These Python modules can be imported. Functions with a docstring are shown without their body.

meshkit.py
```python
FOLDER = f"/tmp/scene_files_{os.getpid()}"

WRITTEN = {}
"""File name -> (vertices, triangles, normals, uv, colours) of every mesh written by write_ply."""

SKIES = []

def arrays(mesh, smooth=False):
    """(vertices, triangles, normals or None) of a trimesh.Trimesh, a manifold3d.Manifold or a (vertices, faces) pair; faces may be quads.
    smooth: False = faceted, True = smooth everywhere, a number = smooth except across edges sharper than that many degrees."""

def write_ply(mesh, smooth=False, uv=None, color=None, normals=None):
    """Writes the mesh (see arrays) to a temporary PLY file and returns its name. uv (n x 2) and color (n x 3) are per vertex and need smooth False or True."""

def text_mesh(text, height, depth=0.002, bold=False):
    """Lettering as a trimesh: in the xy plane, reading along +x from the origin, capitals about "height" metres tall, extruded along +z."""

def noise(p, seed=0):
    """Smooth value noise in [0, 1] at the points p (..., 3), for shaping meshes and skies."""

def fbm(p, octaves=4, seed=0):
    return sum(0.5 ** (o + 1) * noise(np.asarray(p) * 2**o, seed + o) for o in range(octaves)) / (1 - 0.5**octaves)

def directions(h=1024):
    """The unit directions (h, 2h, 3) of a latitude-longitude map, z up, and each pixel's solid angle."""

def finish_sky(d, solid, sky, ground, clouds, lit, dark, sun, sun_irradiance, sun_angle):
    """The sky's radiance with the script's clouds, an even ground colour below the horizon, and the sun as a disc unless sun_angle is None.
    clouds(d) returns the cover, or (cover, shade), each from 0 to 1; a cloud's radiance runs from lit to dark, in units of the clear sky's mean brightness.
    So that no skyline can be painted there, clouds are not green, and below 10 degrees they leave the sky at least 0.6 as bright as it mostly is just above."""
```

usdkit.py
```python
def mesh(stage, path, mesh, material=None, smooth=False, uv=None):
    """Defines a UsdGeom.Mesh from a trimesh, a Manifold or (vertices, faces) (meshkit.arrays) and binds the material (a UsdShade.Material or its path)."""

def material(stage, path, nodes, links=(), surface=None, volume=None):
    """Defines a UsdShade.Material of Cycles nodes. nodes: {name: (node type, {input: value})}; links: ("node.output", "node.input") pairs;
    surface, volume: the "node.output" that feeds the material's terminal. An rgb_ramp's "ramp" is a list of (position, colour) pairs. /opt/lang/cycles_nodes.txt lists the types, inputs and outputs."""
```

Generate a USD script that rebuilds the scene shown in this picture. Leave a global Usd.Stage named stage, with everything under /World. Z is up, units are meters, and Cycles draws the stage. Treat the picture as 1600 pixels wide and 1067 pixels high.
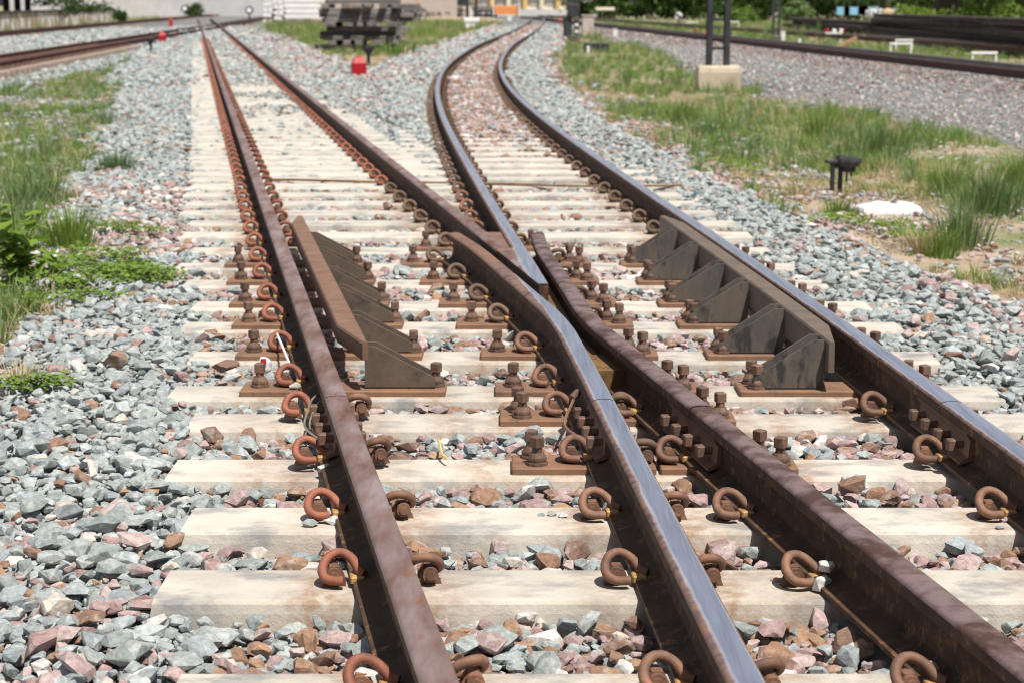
import math, random
import numpy as np, trimesh, usdkit, meshkit
from scipy.interpolate import PchipInterpolator, CubicSpline
from scipy.spatial import ConvexHull
from pxr import Usd, UsdGeom, UsdLux, UsdShade, Gf, Sdf, Vt

stage = Usd.Stage.CreateInMemory()
UsdGeom.SetStageUpAxis(stage, 'Z')
UsdGeom.SetStageMetersPerUnit(stage, 1.0)
WORLD = UsdGeom.Xform.Define(stage, '/World')
stage.SetDefaultPrim(WORLD.GetPrim())
UsdGeom.Scope.Define(stage, '/World/Looks')

# ---------------------------------------------------------------- camera, sky, sun
FPX, Y0 = 2900.0, 7.0
PITCH = math.atan((533.5 - Y0) / FPX)
RAILTOP, CAMH = 0.165, 1.351
EXPOSURE = 0.48
cam = UsdGeom.Camera.Define(stage, '/World/camera')
cam.AddTranslateOp().Set(Gf.Vec3d(0, 0, CAMH))
cam.AddRotateXOp().Set(90 - math.degrees(PITCH))
cam.CreateHorizontalApertureAttr(36.0)
cam.CreateVerticalApertureAttr(36.0 * 682 / 1024)
cam.CreateFocalLengthAttr(FPX / 1600 * 36.0)
cam.CreateFStopAttr(6.6)
cam.CreateFocusDistanceAttr(4.9)
cam.CreateClippingRangeAttr(Gf.Vec2f(0.1, 5000))
cam.CreateExposureAttr(EXPOSURE)

SUN_EL, SUN_AZ = math.radians(63), math.radians(148)      # azimuth from +y towards +x
sx, sy, sz = math.cos(SUN_EL) * math.sin(SUN_AZ), math.cos(SUN_EL) * math.cos(SUN_AZ), math.sin(SUN_EL)
sun = UsdLux.DistantLight.Define(stage, '/World/sun')
sun.CreateIntensityAttr(1.25)
sun.CreateAngleAttr(0.53)
sun.CreateColorAttr(Gf.Vec3f(1.0, 0.955, 0.89))
sun.GetPrim().CreateAttribute('inputs:normalize', Sdf.ValueTypeNames.Bool).Set(True)
R = Gf.Rotation(Gf.Vec3d(0, 0, 1), Gf.Vec3d(sx, sy, sz))
sun.AddTransformOp().Set(Gf.Matrix4d().SetRotate(R))
dome = UsdLux.DomeLight.Define(stage, '/World/sky')
skym = usdkit.material(stage, '/World/Looks/sky_look', {
    'sky': ('sky_texture', {'sky_type': 'single_scattering', 'sun_disc': False, 'sun_elevation': SUN_EL, 'sun_rotation': SUN_AZ,
                            'altitude': 20.0, 'air_density': 1.0, 'aerosol_density': 3.0, 'ozone_density': 1.0}),
    'tc': ('texture_coordinate', {}),
    'mp': ('mapping', {'scale': (1.0, 1.0, 2.6)}),
    'n': ('noise_texture', {'scale': 2.2, 'detail': 6.0, 'roughness': 0.55}),
    'r': ('map_range', {'from_min': 0.46, 'from_max': 0.66, 'to_min': 0.0, 'to_max': 0.85, 'clamp': True}),
    'mx': ('mix_color', {'b': (7.5, 7.6, 7.9), 'use_clamp': False}),
    'bg': ('background_shader', {'strength': 0.056})},
    [('tc.generated', 'mp.vector'), ('mp.vector', 'n.vector'), ('n.fac', 'r.value'), ('r.result', 'mx.fac'), ('sky.color', 'mx.a'), ('mx.result', 'bg.color')], surface='bg.background')
UsdShade.MaterialBindingAPI.Apply(dome.GetPrim()).Bind(skym)
dome.GetPrim().SetCustomDataByKey('kind', 'structure')

# ---------------------------------------------------------------- helpers
rng = np.random.default_rng(7)
rnd = random.Random(7)
used = {}


def at(px, py, z=0.0):
    """The place in the yard at height z that the photograph shows at pixel (px, py) of 1600 x 1067."""
    u, v = (px - 800) / FPX, -(py - 533.5) / FPX
    d = np.array([u, math.cos(PITCH) + v * math.sin(PITCH), -math.sin(PITCH) + v * math.cos(PITCH)])
    t = (z - CAMH) / d[2]
    return np.array([d[0] * t, d[1] * t, z])


def pathfor(name, parent):
    base = '/World' if parent is None else str(parent.GetPath())
    k = (base, name)
    n = used.get(k, 0)
    used[k] = n + 1
    return f'{base}/{name}' + (f'_{n:03d}' if n else '')


def tag(p, label=None, cat=None, group=None, kind=None):
    for k, v in (('label', label), ('category', cat), ('group', group), ('kind', kind)):
        if v:
            p.SetCustomDataByKey(k, v)
    return p


def thing(name, label, cat, loc=(0, 0, 0), rz=0.0, group=None, kind=None):
    x = UsdGeom.Xform.Define(stage, pathfor(name, None))
    x.AddTranslateOp().Set(Gf.Vec3d(*map(float, loc)))
    if rz:
        x.AddRotateZOp().Set(math.degrees(rz))
    return tag(x.GetPrim(), label, cat, group, kind)


def obj(name, mesh, mat, parent=None, label=None, cat=None, group=None, kind=None, smooth=30):
    if isinstance(mesh, list):
        mesh = cat_(mesh)
    if name in ('clip', 'bond_wire', 'cable', 'thin_cable', 'shoulder') and smooth == 30:
        smooth = 50
    m = usdkit.mesh(stage, pathfor(name, parent), mesh, M[mat], smooth=smooth)
    return tag(m.GetPrim(), label, cat, group, kind)


def copy_of(src, loc, rz=0.0, label=None, group=None, scale=None):
    nm = src.GetName()
    x = UsdGeom.Xform.Define(stage, pathfor(nm[:-4] if nm[-3:].isdigit() else nm, None))
    x.AddTranslateOp().Set(Gf.Vec3d(*map(float, loc)))
    x.AddRotateZOp().Set(math.degrees(rz))
    if scale:
        x.AddScaleOp().Set(Gf.Vec3f(*scale))
    p = x.GetPrim()
    p.GetReferences().AddInternalReference(src.GetPath())
    p.SetInstanceable(True)
    d = src.GetCustomData()
    return tag(p, label or d.get('label'), d.get('category'), group or d.get('group'))


def cat_(ms):
    return trimesh.util.concatenate(ms)


def box(cx, cy, cz, sx_, sy_, sz_, rz=0.0, bev=0.0):
    """A box, its upright edges and top edges chamfered by bev."""
    if bev > 0:
        b = bev
        v = []
        for (z, i) in ((-sz_ / 2, 0), (sz_ / 2 - b, 0), (sz_ / 2, b)):
            hx, hy = sx_ / 2 - i, sy_ / 2 - i
            v += [(-hx + b, -hy, z), (hx - b, -hy, z), (hx, -hy + b, z), (hx, hy - b, z), (hx - b, hy, z), (-hx + b, hy, z), (-hx, hy - b, z), (-hx, -hy + b, z)]
        m = trimesh.convex.convex_hull(np.array(v))
    else:
        m = trimesh.creation.box((sx_, sy_, sz_))
    if rz:
        m.apply_transform(trimesh.transformations.rotation_matrix(rz, [0, 0, 1]))
    m.apply_translation((cx, cy, cz))
    return m


def cyl(x, y, z0, z1, r, r1=None, n=12):
    r1 = r if r1 is None else r1
    a = np.arange(n) * 2 * np.pi / n
    v = np.vstack([np.c_[x + r * np.cos(a), y + r * np.sin(a), np.full(n, z0)], np.c_[x + r1 * np.cos(a), y + r1 * np.sin(a), np.full(n, z1)], [[x, y, z0], [x, y, z1]]])
    f = []
    for i in range(n):
        j = (i + 1) % n
        f += [(i, j, n + j), (i, n + j, n + i), (2 * n, j, i), (2 * n + 1, n + i, n + j)]
    return trimesh.Trimesh(v, f, process=False)


def bar(p, q, w, h=None, n=4):
    """A straight bar from p to q, n sides."""
    return tube([p, q], w / 2 * (1.414 if n == 4 else 1), n, a0=np.pi / 4 if n == 4 else 0)


def tube(pts, r, n=8, a0=0.0, cap=True):
    p = np.asarray(pts, float)
    t = np.gradient(p, axis=0)
    t /= np.linalg.norm(t, axis=1, keepdims=True) + 1e-12
    up = np.array([0, 0, 1.0]) if abs(t[0][2]) < 0.95 else np.array([0, 1.0, 0])
    a = np.cross(t, up)
    bad = np.linalg.norm(a, axis=1) < 1e-3
    a[bad] = [1, 0, 0]
    a /= np.linalg.norm(a, axis=1, keepdims=True)
    b = np.cross(a, t)
    ang = np.arange(n) * 2 * np.pi / n + a0
    rr = np.broadcast_to(r, (len(p),))
    v = (p[:, None] + rr[:, None, None] * (np.cos(ang)[None, :, None] * a[:, None] + np.sin(ang)[None, :, None] * b[:, None])).reshape(-1, 3)
    f = []
    for i in range(len(p) - 1):
        for j in range(n):
            k = (j + 1) % n
            f += [(i * n + j, i * n + k, (i + 1) * n + k), (i * n + j, (i + 1) * n + k, (i + 1) * n + j)]
    if cap:
        v = np.vstack([v, p[0], p[-1]])
        c0, c1, l = len(v) - 2, len(v) - 1, (len(p) - 1) * n
        for j in range(n):
            k = (j + 1) % n
            f += [(c0, k, j), (c1, l + j, l + k)]
    m = trimesh.Trimesh(v, f, process=False)
    m.fix_normals() if False else None
    return m


def curve(pts, n=24):
    p = np.asarray(pts, float)
    s = np.r_[0, np.cumsum(np.linalg.norm(np.diff(p, axis=0), axis=1))]
    return CubicSpline(s, p)(np.linspace(0, s[-1], n))


def prism(poly, y0, y1):
    """An (x, z) outline extruded along y."""
    from shapely.geometry import Polygon
    m = trimesh.creation.extrude_polygon(Polygon(poly), y1 - y0, engine='earcut')
    v = m.vertices.copy()
    m.vertices = np.c_[v[:, 0], y1 - v[:, 2], v[:, 1]]
    return m


def slab(poly, z0, z1):
    from shapely.geometry import Polygon
    m = trimesh.creation.extrude_polygon(Polygon(poly), z1 - z0, engine='earcut')
    m.apply_translation((0, 0, z0))
    return m


def moved(m, loc=(0, 0, 0), rz=0.0, s=1.0):
    m = m.copy()
    if s != 1.0:
        m.apply_scale(s)
    if rz:
        m.apply_transform(trimesh.transformations.rotation_matrix(rz, [0, 0, 1]))
    m.apply_translation(loc)
    return m


# ---------------------------------------------------------------- materials
M = {}


def mat(name, c1, c2, scale=8.0, rough=0.8, metal=0.0, bump=0.3, dist=0.01, c3=None, s3=2.0, lo3=0.55, hi3=0.7, stretch=None, detail=5.0, lo=0.35, hi=0.65, spec=0.4, bscale=None, vary=0.0, stain=None):
    """Two colours mixed by a noise, blotches of a third, grain in the relief, and optional variation from object to object."""
    n = {'g': ('geometry', {}), 'n': ('noise_texture', {'scale': scale, 'detail': detail, 'roughness': 0.6}),
         'r': ('map_range', {'from_min': lo, 'from_max': hi, 'clamp': True}),
         'mx': ('mix_color', {'a': c1, 'b': c2}),
         'bn': ('noise_texture', {'scale': bscale or scale * 6, 'detail': 4.0, 'roughness': 0.65}),
         'b': ('bump', {'strength': bump, 'distance': dist}),
         'p': ('principled_bsdf', {'roughness': rough, 'metallic': metal, 'specular_ior_level': spec})}
    l = [('n.fac', 'r.value'), ('r.result', 'mx.fac'), ('bn.fac', 'b.height'), ('b.normal', 'p.normal')]
    src = 'g.position'
    if stretch:
        n['mp'] = ('mapping', {'scale': stretch})
        l.append(('g.position', 'mp.vector'))
        src = 'mp.vector'
    l += [(src, 'n.vector'), ('g.position', 'bn.vector')]
    out = 'mx.result'
    if c3 is not None:
        n['n3'] = ('noise_texture', {'scale': s3, 'detail': 6.0, 'roughness': 0.65})
        n['r3'] = ('map_range', {'from_min': lo3, 'from_max': hi3, 'clamp': True})
        n['m3'] = ('mix_color', {'b': c3})
        l += [(src, 'n3.vector'), ('n3.fac', 'r3.value'), ('r3.result', 'm3.fac'), (out, 'm3.a')]
        out = 'm3.result'
    if stain:
        n['sa'] = ('attribute', {'attribute': 'stain'})
        n['sn'] = ('noise_texture', {'scale': 22.0, 'detail': 6.0, 'roughness': 0.7})
        n['sm'] = ('map_range', {'from_min': 0.36, 'from_max': 0.62, 'to_min': 0.1, 'to_max': 1.0, 'clamp': True})
        n['ss'] = ('math', {'math_type': 'multiply', 'use_clamp': True})
        n['sx'] = ('mix_color', {'b': stain})
        l += [('g.position', 'sn.vector'), ('sn.fac', 'sm.value'), ('sm.result', 'ss.value1'), ('sa.fac', 'ss.value2'), ('ss.value', 'sx.fac'), (out, 'sx.a')]
        out = 'sx.result'
    if vary:
        n['oi'] = ('object_info', {})
        n['rv'] = ('map_range', {'from_min': 0.0, 'from_max': 1.0, 'to_min': 1 - vary, 'to_max': 1 + vary})
        n['hv'] = ('hsv', {})
        l += [('oi.random', 'rv.value'), ('rv.result', 'hv.value'), (out, 'hv.color')]
        out = 'hv.color'
    l.append((out, 'p.base_color'))
    M[name] = usdkit.material(stage, f'/World/Looks/{name}', n, l, surface='p.BSDF')
    return M[name]


mat('concrete', (0.485, 0.45, 0.39), (0.39, 0.36, 0.31), 5.0, 0.88, bump=0.45, dist=0.006, c3=(0.225, 0.22, 0.215), s3=4.2, lo3=0.50, hi3=0.66, stretch=(1.0, 1.6, 1.0), bscale=70, vary=0.08, stain=(0.25, 0.145, 0.08))
mat('old_concrete', (0.50, 0.43, 0.33), (0.40, 0.33, 0.24), 4.0, 0.9, bump=0.4, c3=(0.25, 0.2, 0.14), s3=5, lo3=0.58, hi3=0.75)
mat('rail_rust', (0.034, 0.017, 0.009), (0.085, 0.044, 0.021), 9.0, 0.8, 0.0, 0.5, 0.005, c3=(0.23, 0.125, 0.055), s3=22, lo3=0.56, hi3=0.72, bscale=110)
mat('rail_top_rusty', (0.34, 0.26, 0.255), (0.16, 0.075, 0.048), 8.0, 0.5, 0.5, 0.35, 0.003, lo=.34, hi=.66, stretch=(1.6, .38, 1), c3=(0.26, 0.11, 0.05), s3=20, lo3=0.57, hi3=0.7, bscale=180)
mat('rail_top_steel', (0.88, 0.89, 0.96), (0.60, 0.60, 0.66), 8.0, 0.42, 1.0, 0.25, 0.0015, stretch=(9, 0.22, 1), c3=(0.30, 0.22, 0.18), s3=7, lo3=0.60, hi3=0.8, bscale=120)
mat('rail_top_brown', (0.25, 0.175, 0.165), (0.10, 0.05, 0.038), 10.0, 0.48, 0.5, 0.35, 0.003, lo=.42, hi=.6, c3=(0.36, 0.12, 0.035), s3=30, lo3=0.61, hi3=0.72, bscale=150)
mat('clip_orange', (0.27, 0.092, 0.05), (0.16, 0.058, 0.035), 24, 0.7, bump=0.3, dist=0.002, c3=(0.11, 0.055, 0.035), s3=14, lo3=0.6, hi3=0.75, vary=0.15)
mat('clip_brown', (0.20, 0.10, 0.06), (0.11, 0.06, 0.04), 30, 0.7, bump=0.3, dist=0.002, c3=(0.30, 0.13, 0.07), s3=18, lo3=0.6, hi3=0.75, vary=0.2)
mat('clip_dark', (0.13, 0.08, 0.05), (0.09, 0.055, 0.035), 30, 0.7, bump=0.3, dist=0.002, c3=(0.22, 0.12, 0.06), s3=18, lo3=0.58, hi3=0.75, vary=0.2)
mat('insulator', (0.42, 0.25, 0.09), (0.26, 0.15, 0.06), 30, 0.6, bump=0.2, dist=0.002)
mat('plate_rust', (0.15, 0.085, 0.055), (0.21, 0.11, 0.06), 12, 0.75, bump=0.35, dist=0.003, c3=(0.09, 0.06, 0.045), s3=20, lo3=0.56, hi3=0.7)
mat('bolt_rust', (0.15, 0.085, 0.06), (0.09, 0.055, 0.04), 40, 0.7, bump=0.3, dist=0.002, c3=(0.24, 0.13, 0.08), s3=30, vary=0.2)
mat('frog_gold', (0.20, 0.11, 0.035), (0.105, 0.055, 0.02), 14, 0.65, bump=0.4, dist=0.004, c3=(0.07, 0.045, 0.03), s3=30, lo3=0.54, hi3=0.66)
mat('check_brown', (0.20, 0.115, 0.075), (0.14, 0.075, 0.05), 10, 0.65, 0.1, 0.3, 0.003, c3=(0.07, 0.05, 0.045), s3=22, lo3=0.62, hi3=0.74)
mat('check_dark', (0.105, 0.082, 0.065), (0.15, 0.11, 0.08), 9, 0.6, 0.1, 0.3, 0.003, c3=(0.05, 0.04, 0.035), s3=16, lo3=0.58, hi3=0.72)
mat('gusset_grey', (0.075, 0.069, 0.063), (0.12, 0.095, 0.075), 10, 0.55, 0.1, 0.3, 0.003, c3=(0.032, 0.03, 0.029), s3=11, lo3=0.53, hi3=0.64, stretch=(1.6, 1.6, 0.6))
mat('gusset_brown', (0.085, 0.065, 0.052), (0.125, 0.09, 0.065), 14, 0.6, 0.1, 0.3, 0.003, c3=(0.045, 0.04, 0.036), s3=11, lo3=0.53, hi3=0.68)
mat('wire', (0.30, 0.27, 0.24), (0.2, 0.16, 0.12), 40, 0.5, 0.4, 0.1)
mat('black_iron', (0.018, 0.018, 0.02), (0.035, 0.035, 0.038), 20, 0.5, bump=0.2, dist=0.003)
mat('black_paint', (0.022, 0.023, 0.028), (0.045, 0.046, 0.052), 6, 0.45, bump=0.1)
mat('red_paint', (0.38, 0.005, 0.011), (0.31, 0.005, 0.009), 8, 0.5, bump=0.1)
mat('white_paint', (0.78, 0.78, 0.77), (0.68, 0.68, 0.67), 8, 0.5, bump=0.1, c3=(0.45, 0.42, 0.38), s3=9, lo3=0.62, hi3=0.75)
mat('white_plastic', (0.72, 0.72, 0.73), (0.62, 0.62, 0.64), 12, 0.35, bump=0.35, dist=0.02, bscale=22)
mat('old_timber', (0.12, 0.108, 0.102), (0.22, 0.20, 0.185), 5, 0.9, bump=0.5, dist=0.02, stretch=(0.5, 6, 6), c3=(0.035, 0.03, 0.028), s3=3, lo3=0.5, hi3=0.65, vary=0.35)
mat('timber_end', (0.42, 0.25, 0.12), (0.25, 0.15, 0.08), 12, 0.85)
mat('yard_concrete', (0.27, 0.215, 0.175), (0.2, 0.15, 0.12), 4, 0.9)
mat('pale_concrete', (0.74, 0.74, 0.74), (0.64, 0.64, 0.64), 4, 0.85, bump=0.2)
mat('plaster_wall', (0.42, 0.32, 0.20), (0.34, 0.26, 0.17), 1.6, 0.9, c3=(0.72, 0.71, 0.72), s3=0.9, lo3=0.515, hi3=0.53, bump=0.3)
mat('cream_wall', (0.72, 0.66, 0.52), (0.66, 0.60, 0.46), 1.5, 0.85)
mat('white_wall', (0.56, 0.55, 0.55), (0.47, 0.46, 0.46), 1.0, 0.85, c3=(0.5, 0.5, 0.52), s3=2)
mat('yellow_paint', (0.72, 0.48, 0.16), (0.65, 0.42, 0.14), 4, 0.6)
mat('orange_paint', (0.70, 0.27, 0.09), (0.6, 0.22, 0.07), 4, 0.7)
mat('blue_paint', (0.25, 0.50, 0.68), (0.20, 0.42, 0.6), 4, 0.6)
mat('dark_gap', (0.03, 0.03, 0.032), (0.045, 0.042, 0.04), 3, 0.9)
mat('pink_post', (0.48, 0.30, 0.22), (0.4, 0.25, 0.19), 5, 0.8)
mat('stack_steel', (0.075, 0.05, 0.045), (0.045, 0.032, 0.03), 3, 0.8, c3=(0.14, 0.08, 0.07), s3=1.3, lo3=0.55, hi3=0.7)
mat('bark', (0.11, 0.085, 0.065), (0.06, 0.048, 0.04), 10, 0.95, bump=0.8, dist=0.03, stretch=(3, 3, 0.6))
mat('tank_white', (0.62, 0.63, 0.65), (0.5, 0.5, 0.52), 2, 0.4)
mat('straw', (0.50, 0.39, 0.22), (0.38, 0.29, 0.16), 9, 0.85, bump=0.1)
mat('cabinet', (0.46, 0.40, 0.35), (0.40, 0.34, 0.30), 3, 0.8)
mat('far_rail', (0.10, 0.045, 0.035), (0.065, 0.03, 0.025), 3, 0.75)
mat('far_rail_grey', (0.20, 0.18, 0.18), (0.13, 0.115, 0.115), 3, 0.5, 0.3)


def stone_mat(name, a, b, c, rough=0.85, vein=(0.47, 0.45, 0.42)):
    """Crushed stone: tone from stone to stone, veins and speckle within."""
    n = {'tc': ('texture_coordinate', {}), 'oi': ('object_info', {}), 'g': ('geometry', {}),
         'n2': ('noise_texture', {'scale': 24.0, 'detail': 4.0, 'roughness': 0.65}), 'r2': ('map_range', {'from_min': 0.52, 'from_max': 0.66, 'to_max': 0.4, 'clamp': True}), 'm2': ('mix_color', {'b': vein}),
         'rp': ('rgb_ramp', {'ramp': [(0.0, a), (0.35, b), (0.7, c), (1.0, a)]}),
         'n': ('noise_texture', {'scale': 55.0, 'detail': 5.0, 'roughness': 0.7}),
         'mr': ('map_range', {'from_min': 0.3, 'from_max': 0.7, 'to_min': 0.62, 'to_max': 1.32}),
         'hv': ('hsv', {}), 'b': ('bump', {'strength': 0.8, 'distance': 0.006}),
         'bn': ('noise_texture', {'scale': 75.0, 'detail': 6.0, 'roughness': 0.7}),
         'p': ('principled_bsdf', {'roughness': rough, 'specular_ior_level': 0.3})}
    l = [('oi.random', 'rp.fac'), ('g.position', 'n.vector'), ('g.position', 'bn.vector'), ('n.fac', 'mr.value'), ('mr.result', 'hv.value'), ('g.position', 'n2.vector'), ('n2.fac', 'r2.value'), ('r2.result', 'm2.fac'), ('rp.color', 'm2.a'), ('m2.result', 'hv.color'),
         ('hv.color', 'p.base_color'), ('bn.fac', 'b.height'), ('b.normal', 'p.normal')]
    M[name] = usdkit.material(stage, f'/World/Looks/{name}', n, l, surface='p.BSDF')


stone_mat('stone_grey', (0.255, 0.285, 0.275), (0.325, 0.35, 0.335), (0.20, 0.225, 0.22))
stone_mat('stone_blue', (0.285, 0.32, 0.325), (0.22, 0.25, 0.26), (0.37, 0.40, 0.395))
stone_mat('stone_pink', (0.33, 0.225, 0.215), (0.41, 0.325, 0.31), (0.23, 0.15, 0.145))
stone_mat('stone_brown', (0.23, 0.135, 0.09), (0.30, 0.185, 0.115), (0.17, 0.105, 0.08))
stone_mat('stone_pale', (0.46, 0.44, 0.41), (0.53, 0.515, 0.50), (0.42, 0.36, 0.29))
STONES = ['stone_grey', 'stone_blue', 'stone_pink', 'stone_brown', 'stone_pale']


def leaf_mat(name, a, b, c, trans=0.35):
    n = {'oi': ('object_info', {}), 'g': ('geometry', {}), 'rp': ('rgb_ramp', {'ramp': [(0, a), (0.5, b), (1, c)]}),
         'n': ('noise_texture', {'scale': 1.7, 'detail': 2.0}), 'ad': ('math', {'math_type': 'multiply_add', 'value2': 0.75}),
         'mm': ('math', {'math_type': 'multiply', 'value2': 0.45}),
         'd': ('principled_bsdf', {'roughness': 0.55, 'specular_ior_level': 0.3}), 't': ('translucent_bsdf', {}), 'm': ('mix_closure', {'fac': trans})}
    l = [('g.random_per_island', 'mm.value1'), ('oi.random', 'ad.value1'), ('mm.value', 'ad.value3'), ('ad.value', 'rp.fac'), ('rp.color', 'd.base_color'), ('rp.color', 't.color'), ('d.BSDF', 'm.closure1'), ('t.BSDF', 'm.closure2')]
    n.pop('n')
    M[name] = usdkit.material(stage, f'/World/Looks/{name}', n, l, surface='m.closure')


leaf_mat('grass_green', (0.13, 0.215, 0.04), (0.18, 0.275, 0.055), (0.27, 0.34, 0.10), .45)
leaf_mat('grass_blue', (0.115, 0.19, 0.065), (0.16, 0.24, 0.085), (0.24, 0.30, 0.13), .45)
leaf_mat('grass_dry', (0.36, 0.29, 0.16), (0.46, 0.37, 0.22), (0.27, 0.20, 0.10), 0.2)
leaf_mat('leaf_bright', (0.12, 0.20, 0.03), (0.18, 0.27, 0.045), (0.09, 0.16, 0.03))
leaf_mat('leaf_weed', (0.17, 0.28, 0.04), (0.24, 0.36, 0.06), (0.13, 0.22, 0.04), .45)
leaf_mat('leaf_tree', (0.035, 0.075, 0.015), (0.06, 0.115, 0.02), (0.11, 0.17, 0.03))

M['rail_top_worn'] = usdkit.material(stage, '/World/Looks/rail_top_worn', {
    'g': ('geometry', {}), 'at': ('attribute', {'attribute': 'wear'}), 'mp': ('mapping', {'scale': (7, .3, 1)}),
    'n': ('noise_texture', {'scale': 8.0, 'detail': 6.0, 'roughness': .65}), 'n2': ('noise_texture', {'scale': 9.0, 'detail': 6.0, 'roughness': .7}), 'n3': ('noise_texture', {'scale': 26.0, 'detail': 4.0}),
    'a1': ('math', {'math_type': 'multiply_add', 'value2': .55, 'value3': -.27}), 'a2': ('math', {'math_type': 'multiply_add', 'value2': .5, 'value3': -.25}), 's1': ('math', {'math_type': 'add'}), 's2': ('math', {'math_type': 'add'}),
    'w': ('map_range', {'range_type': 'smoothstep', 'from_min': .22, 'from_max': .75, 'clamp': True}),
    'rr': ('rgb_ramp', {'ramp': [(.3, (.085, .042, .03)), (.55, (.20, .125, .105)), (.72, (.28, .14, .06))]}), 'rs': ('rgb_ramp', {'ramp': [(.25, (.52, .52, .58)), (.6, (.86, .88, .97)), (.8, (.93, .94, 1.0))]}),
    'mx': ('mix_color', {}), 'me': ('map_range', {'to_min': .3, 'to_max': 1.0}), 'ro': ('map_range', {'to_min': .55, 'to_max': .37}),
    'b': ('bump', {'strength': .2, 'distance': .002}), 'p': ('principled_bsdf', {})},
    [('g.position', 'mp.vector'), ('mp.vector', 'n.vector'), ('g.position', 'n2.vector'), ('g.position', 'n3.vector'), ('n.fac', 'a1.value1'), ('n2.fac', 'a2.value1'), ('at.fac', 's1.value1'), ('a1.value', 's1.value2'), ('s1.value', 's2.value1'), ('a2.value', 's2.value2'),
     ('s2.value', 'w.value'), ('w.result', 'mx.fac'), ('n3.fac', 'rr.fac'), ('n.fac', 'rs.fac'), ('rr.color', 'mx.a'), ('rs.color', 'mx.b'), ('mx.result', 'p.base_color'), ('w.result', 'me.value'), ('me.result', 'p.metallic'),
     ('w.result', 'ro.value'), ('ro.result', 'p.roughness'), ('n2.fac', 'b.height'), ('b.normal', 'p.normal')], surface='p.BSDF')

# ---------------------------------------------------------------- track geometry (world metres, y forward)
A = lambda y: 0.405 - 0.169 * y
C = lambda y: 1.490 - 0.169 * y
_bk = [(1.5, .53), (3, .43), (5.6, .277), (8.18, .105), (11, -.108), (14, -.33), (17.7, -.59), (22, -.85), (26, -1.04), (32.7, -1.235), (39, -1.29), (45.3, -1.24), (59, -.97), (72, -.50), (88.6, .06), (131, 1.13), (175, 1.9)]
_bs = CubicSpline(*np.array(_bk).T)
B = lambda y: _bs(y)
DV = lambda y: _bs(y) + 1.055 * np.sqrt(1 + _bs(y, 1) ** 2)


def tangent(fn, y):
    return math.atan((fn(y + .05) - fn(y - .05)) / .1)      # lean of the rail away from +y towards +x


HALF = [(.070, 0), (.070, .011), (.030, .022), (.013, .034), (.008, .05), (.008, .104), (.013, .1145), (.035, .121), (.0365, .135), (.0360, .147)]
TOP = [(.0360, .147), (.0345, .1512), (.0310, .1543), (.026, .1564), (.018, .1579), (.009, .1588), (0, .159), (-.009, .1588), (-.018, .1579), (-.026, .1564), (-.0310, .1543), (-.0345, .1512), (-.0360, .147)]
BODY = HALF + [(-x, z) for x, z in HALF[::-1]]


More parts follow.
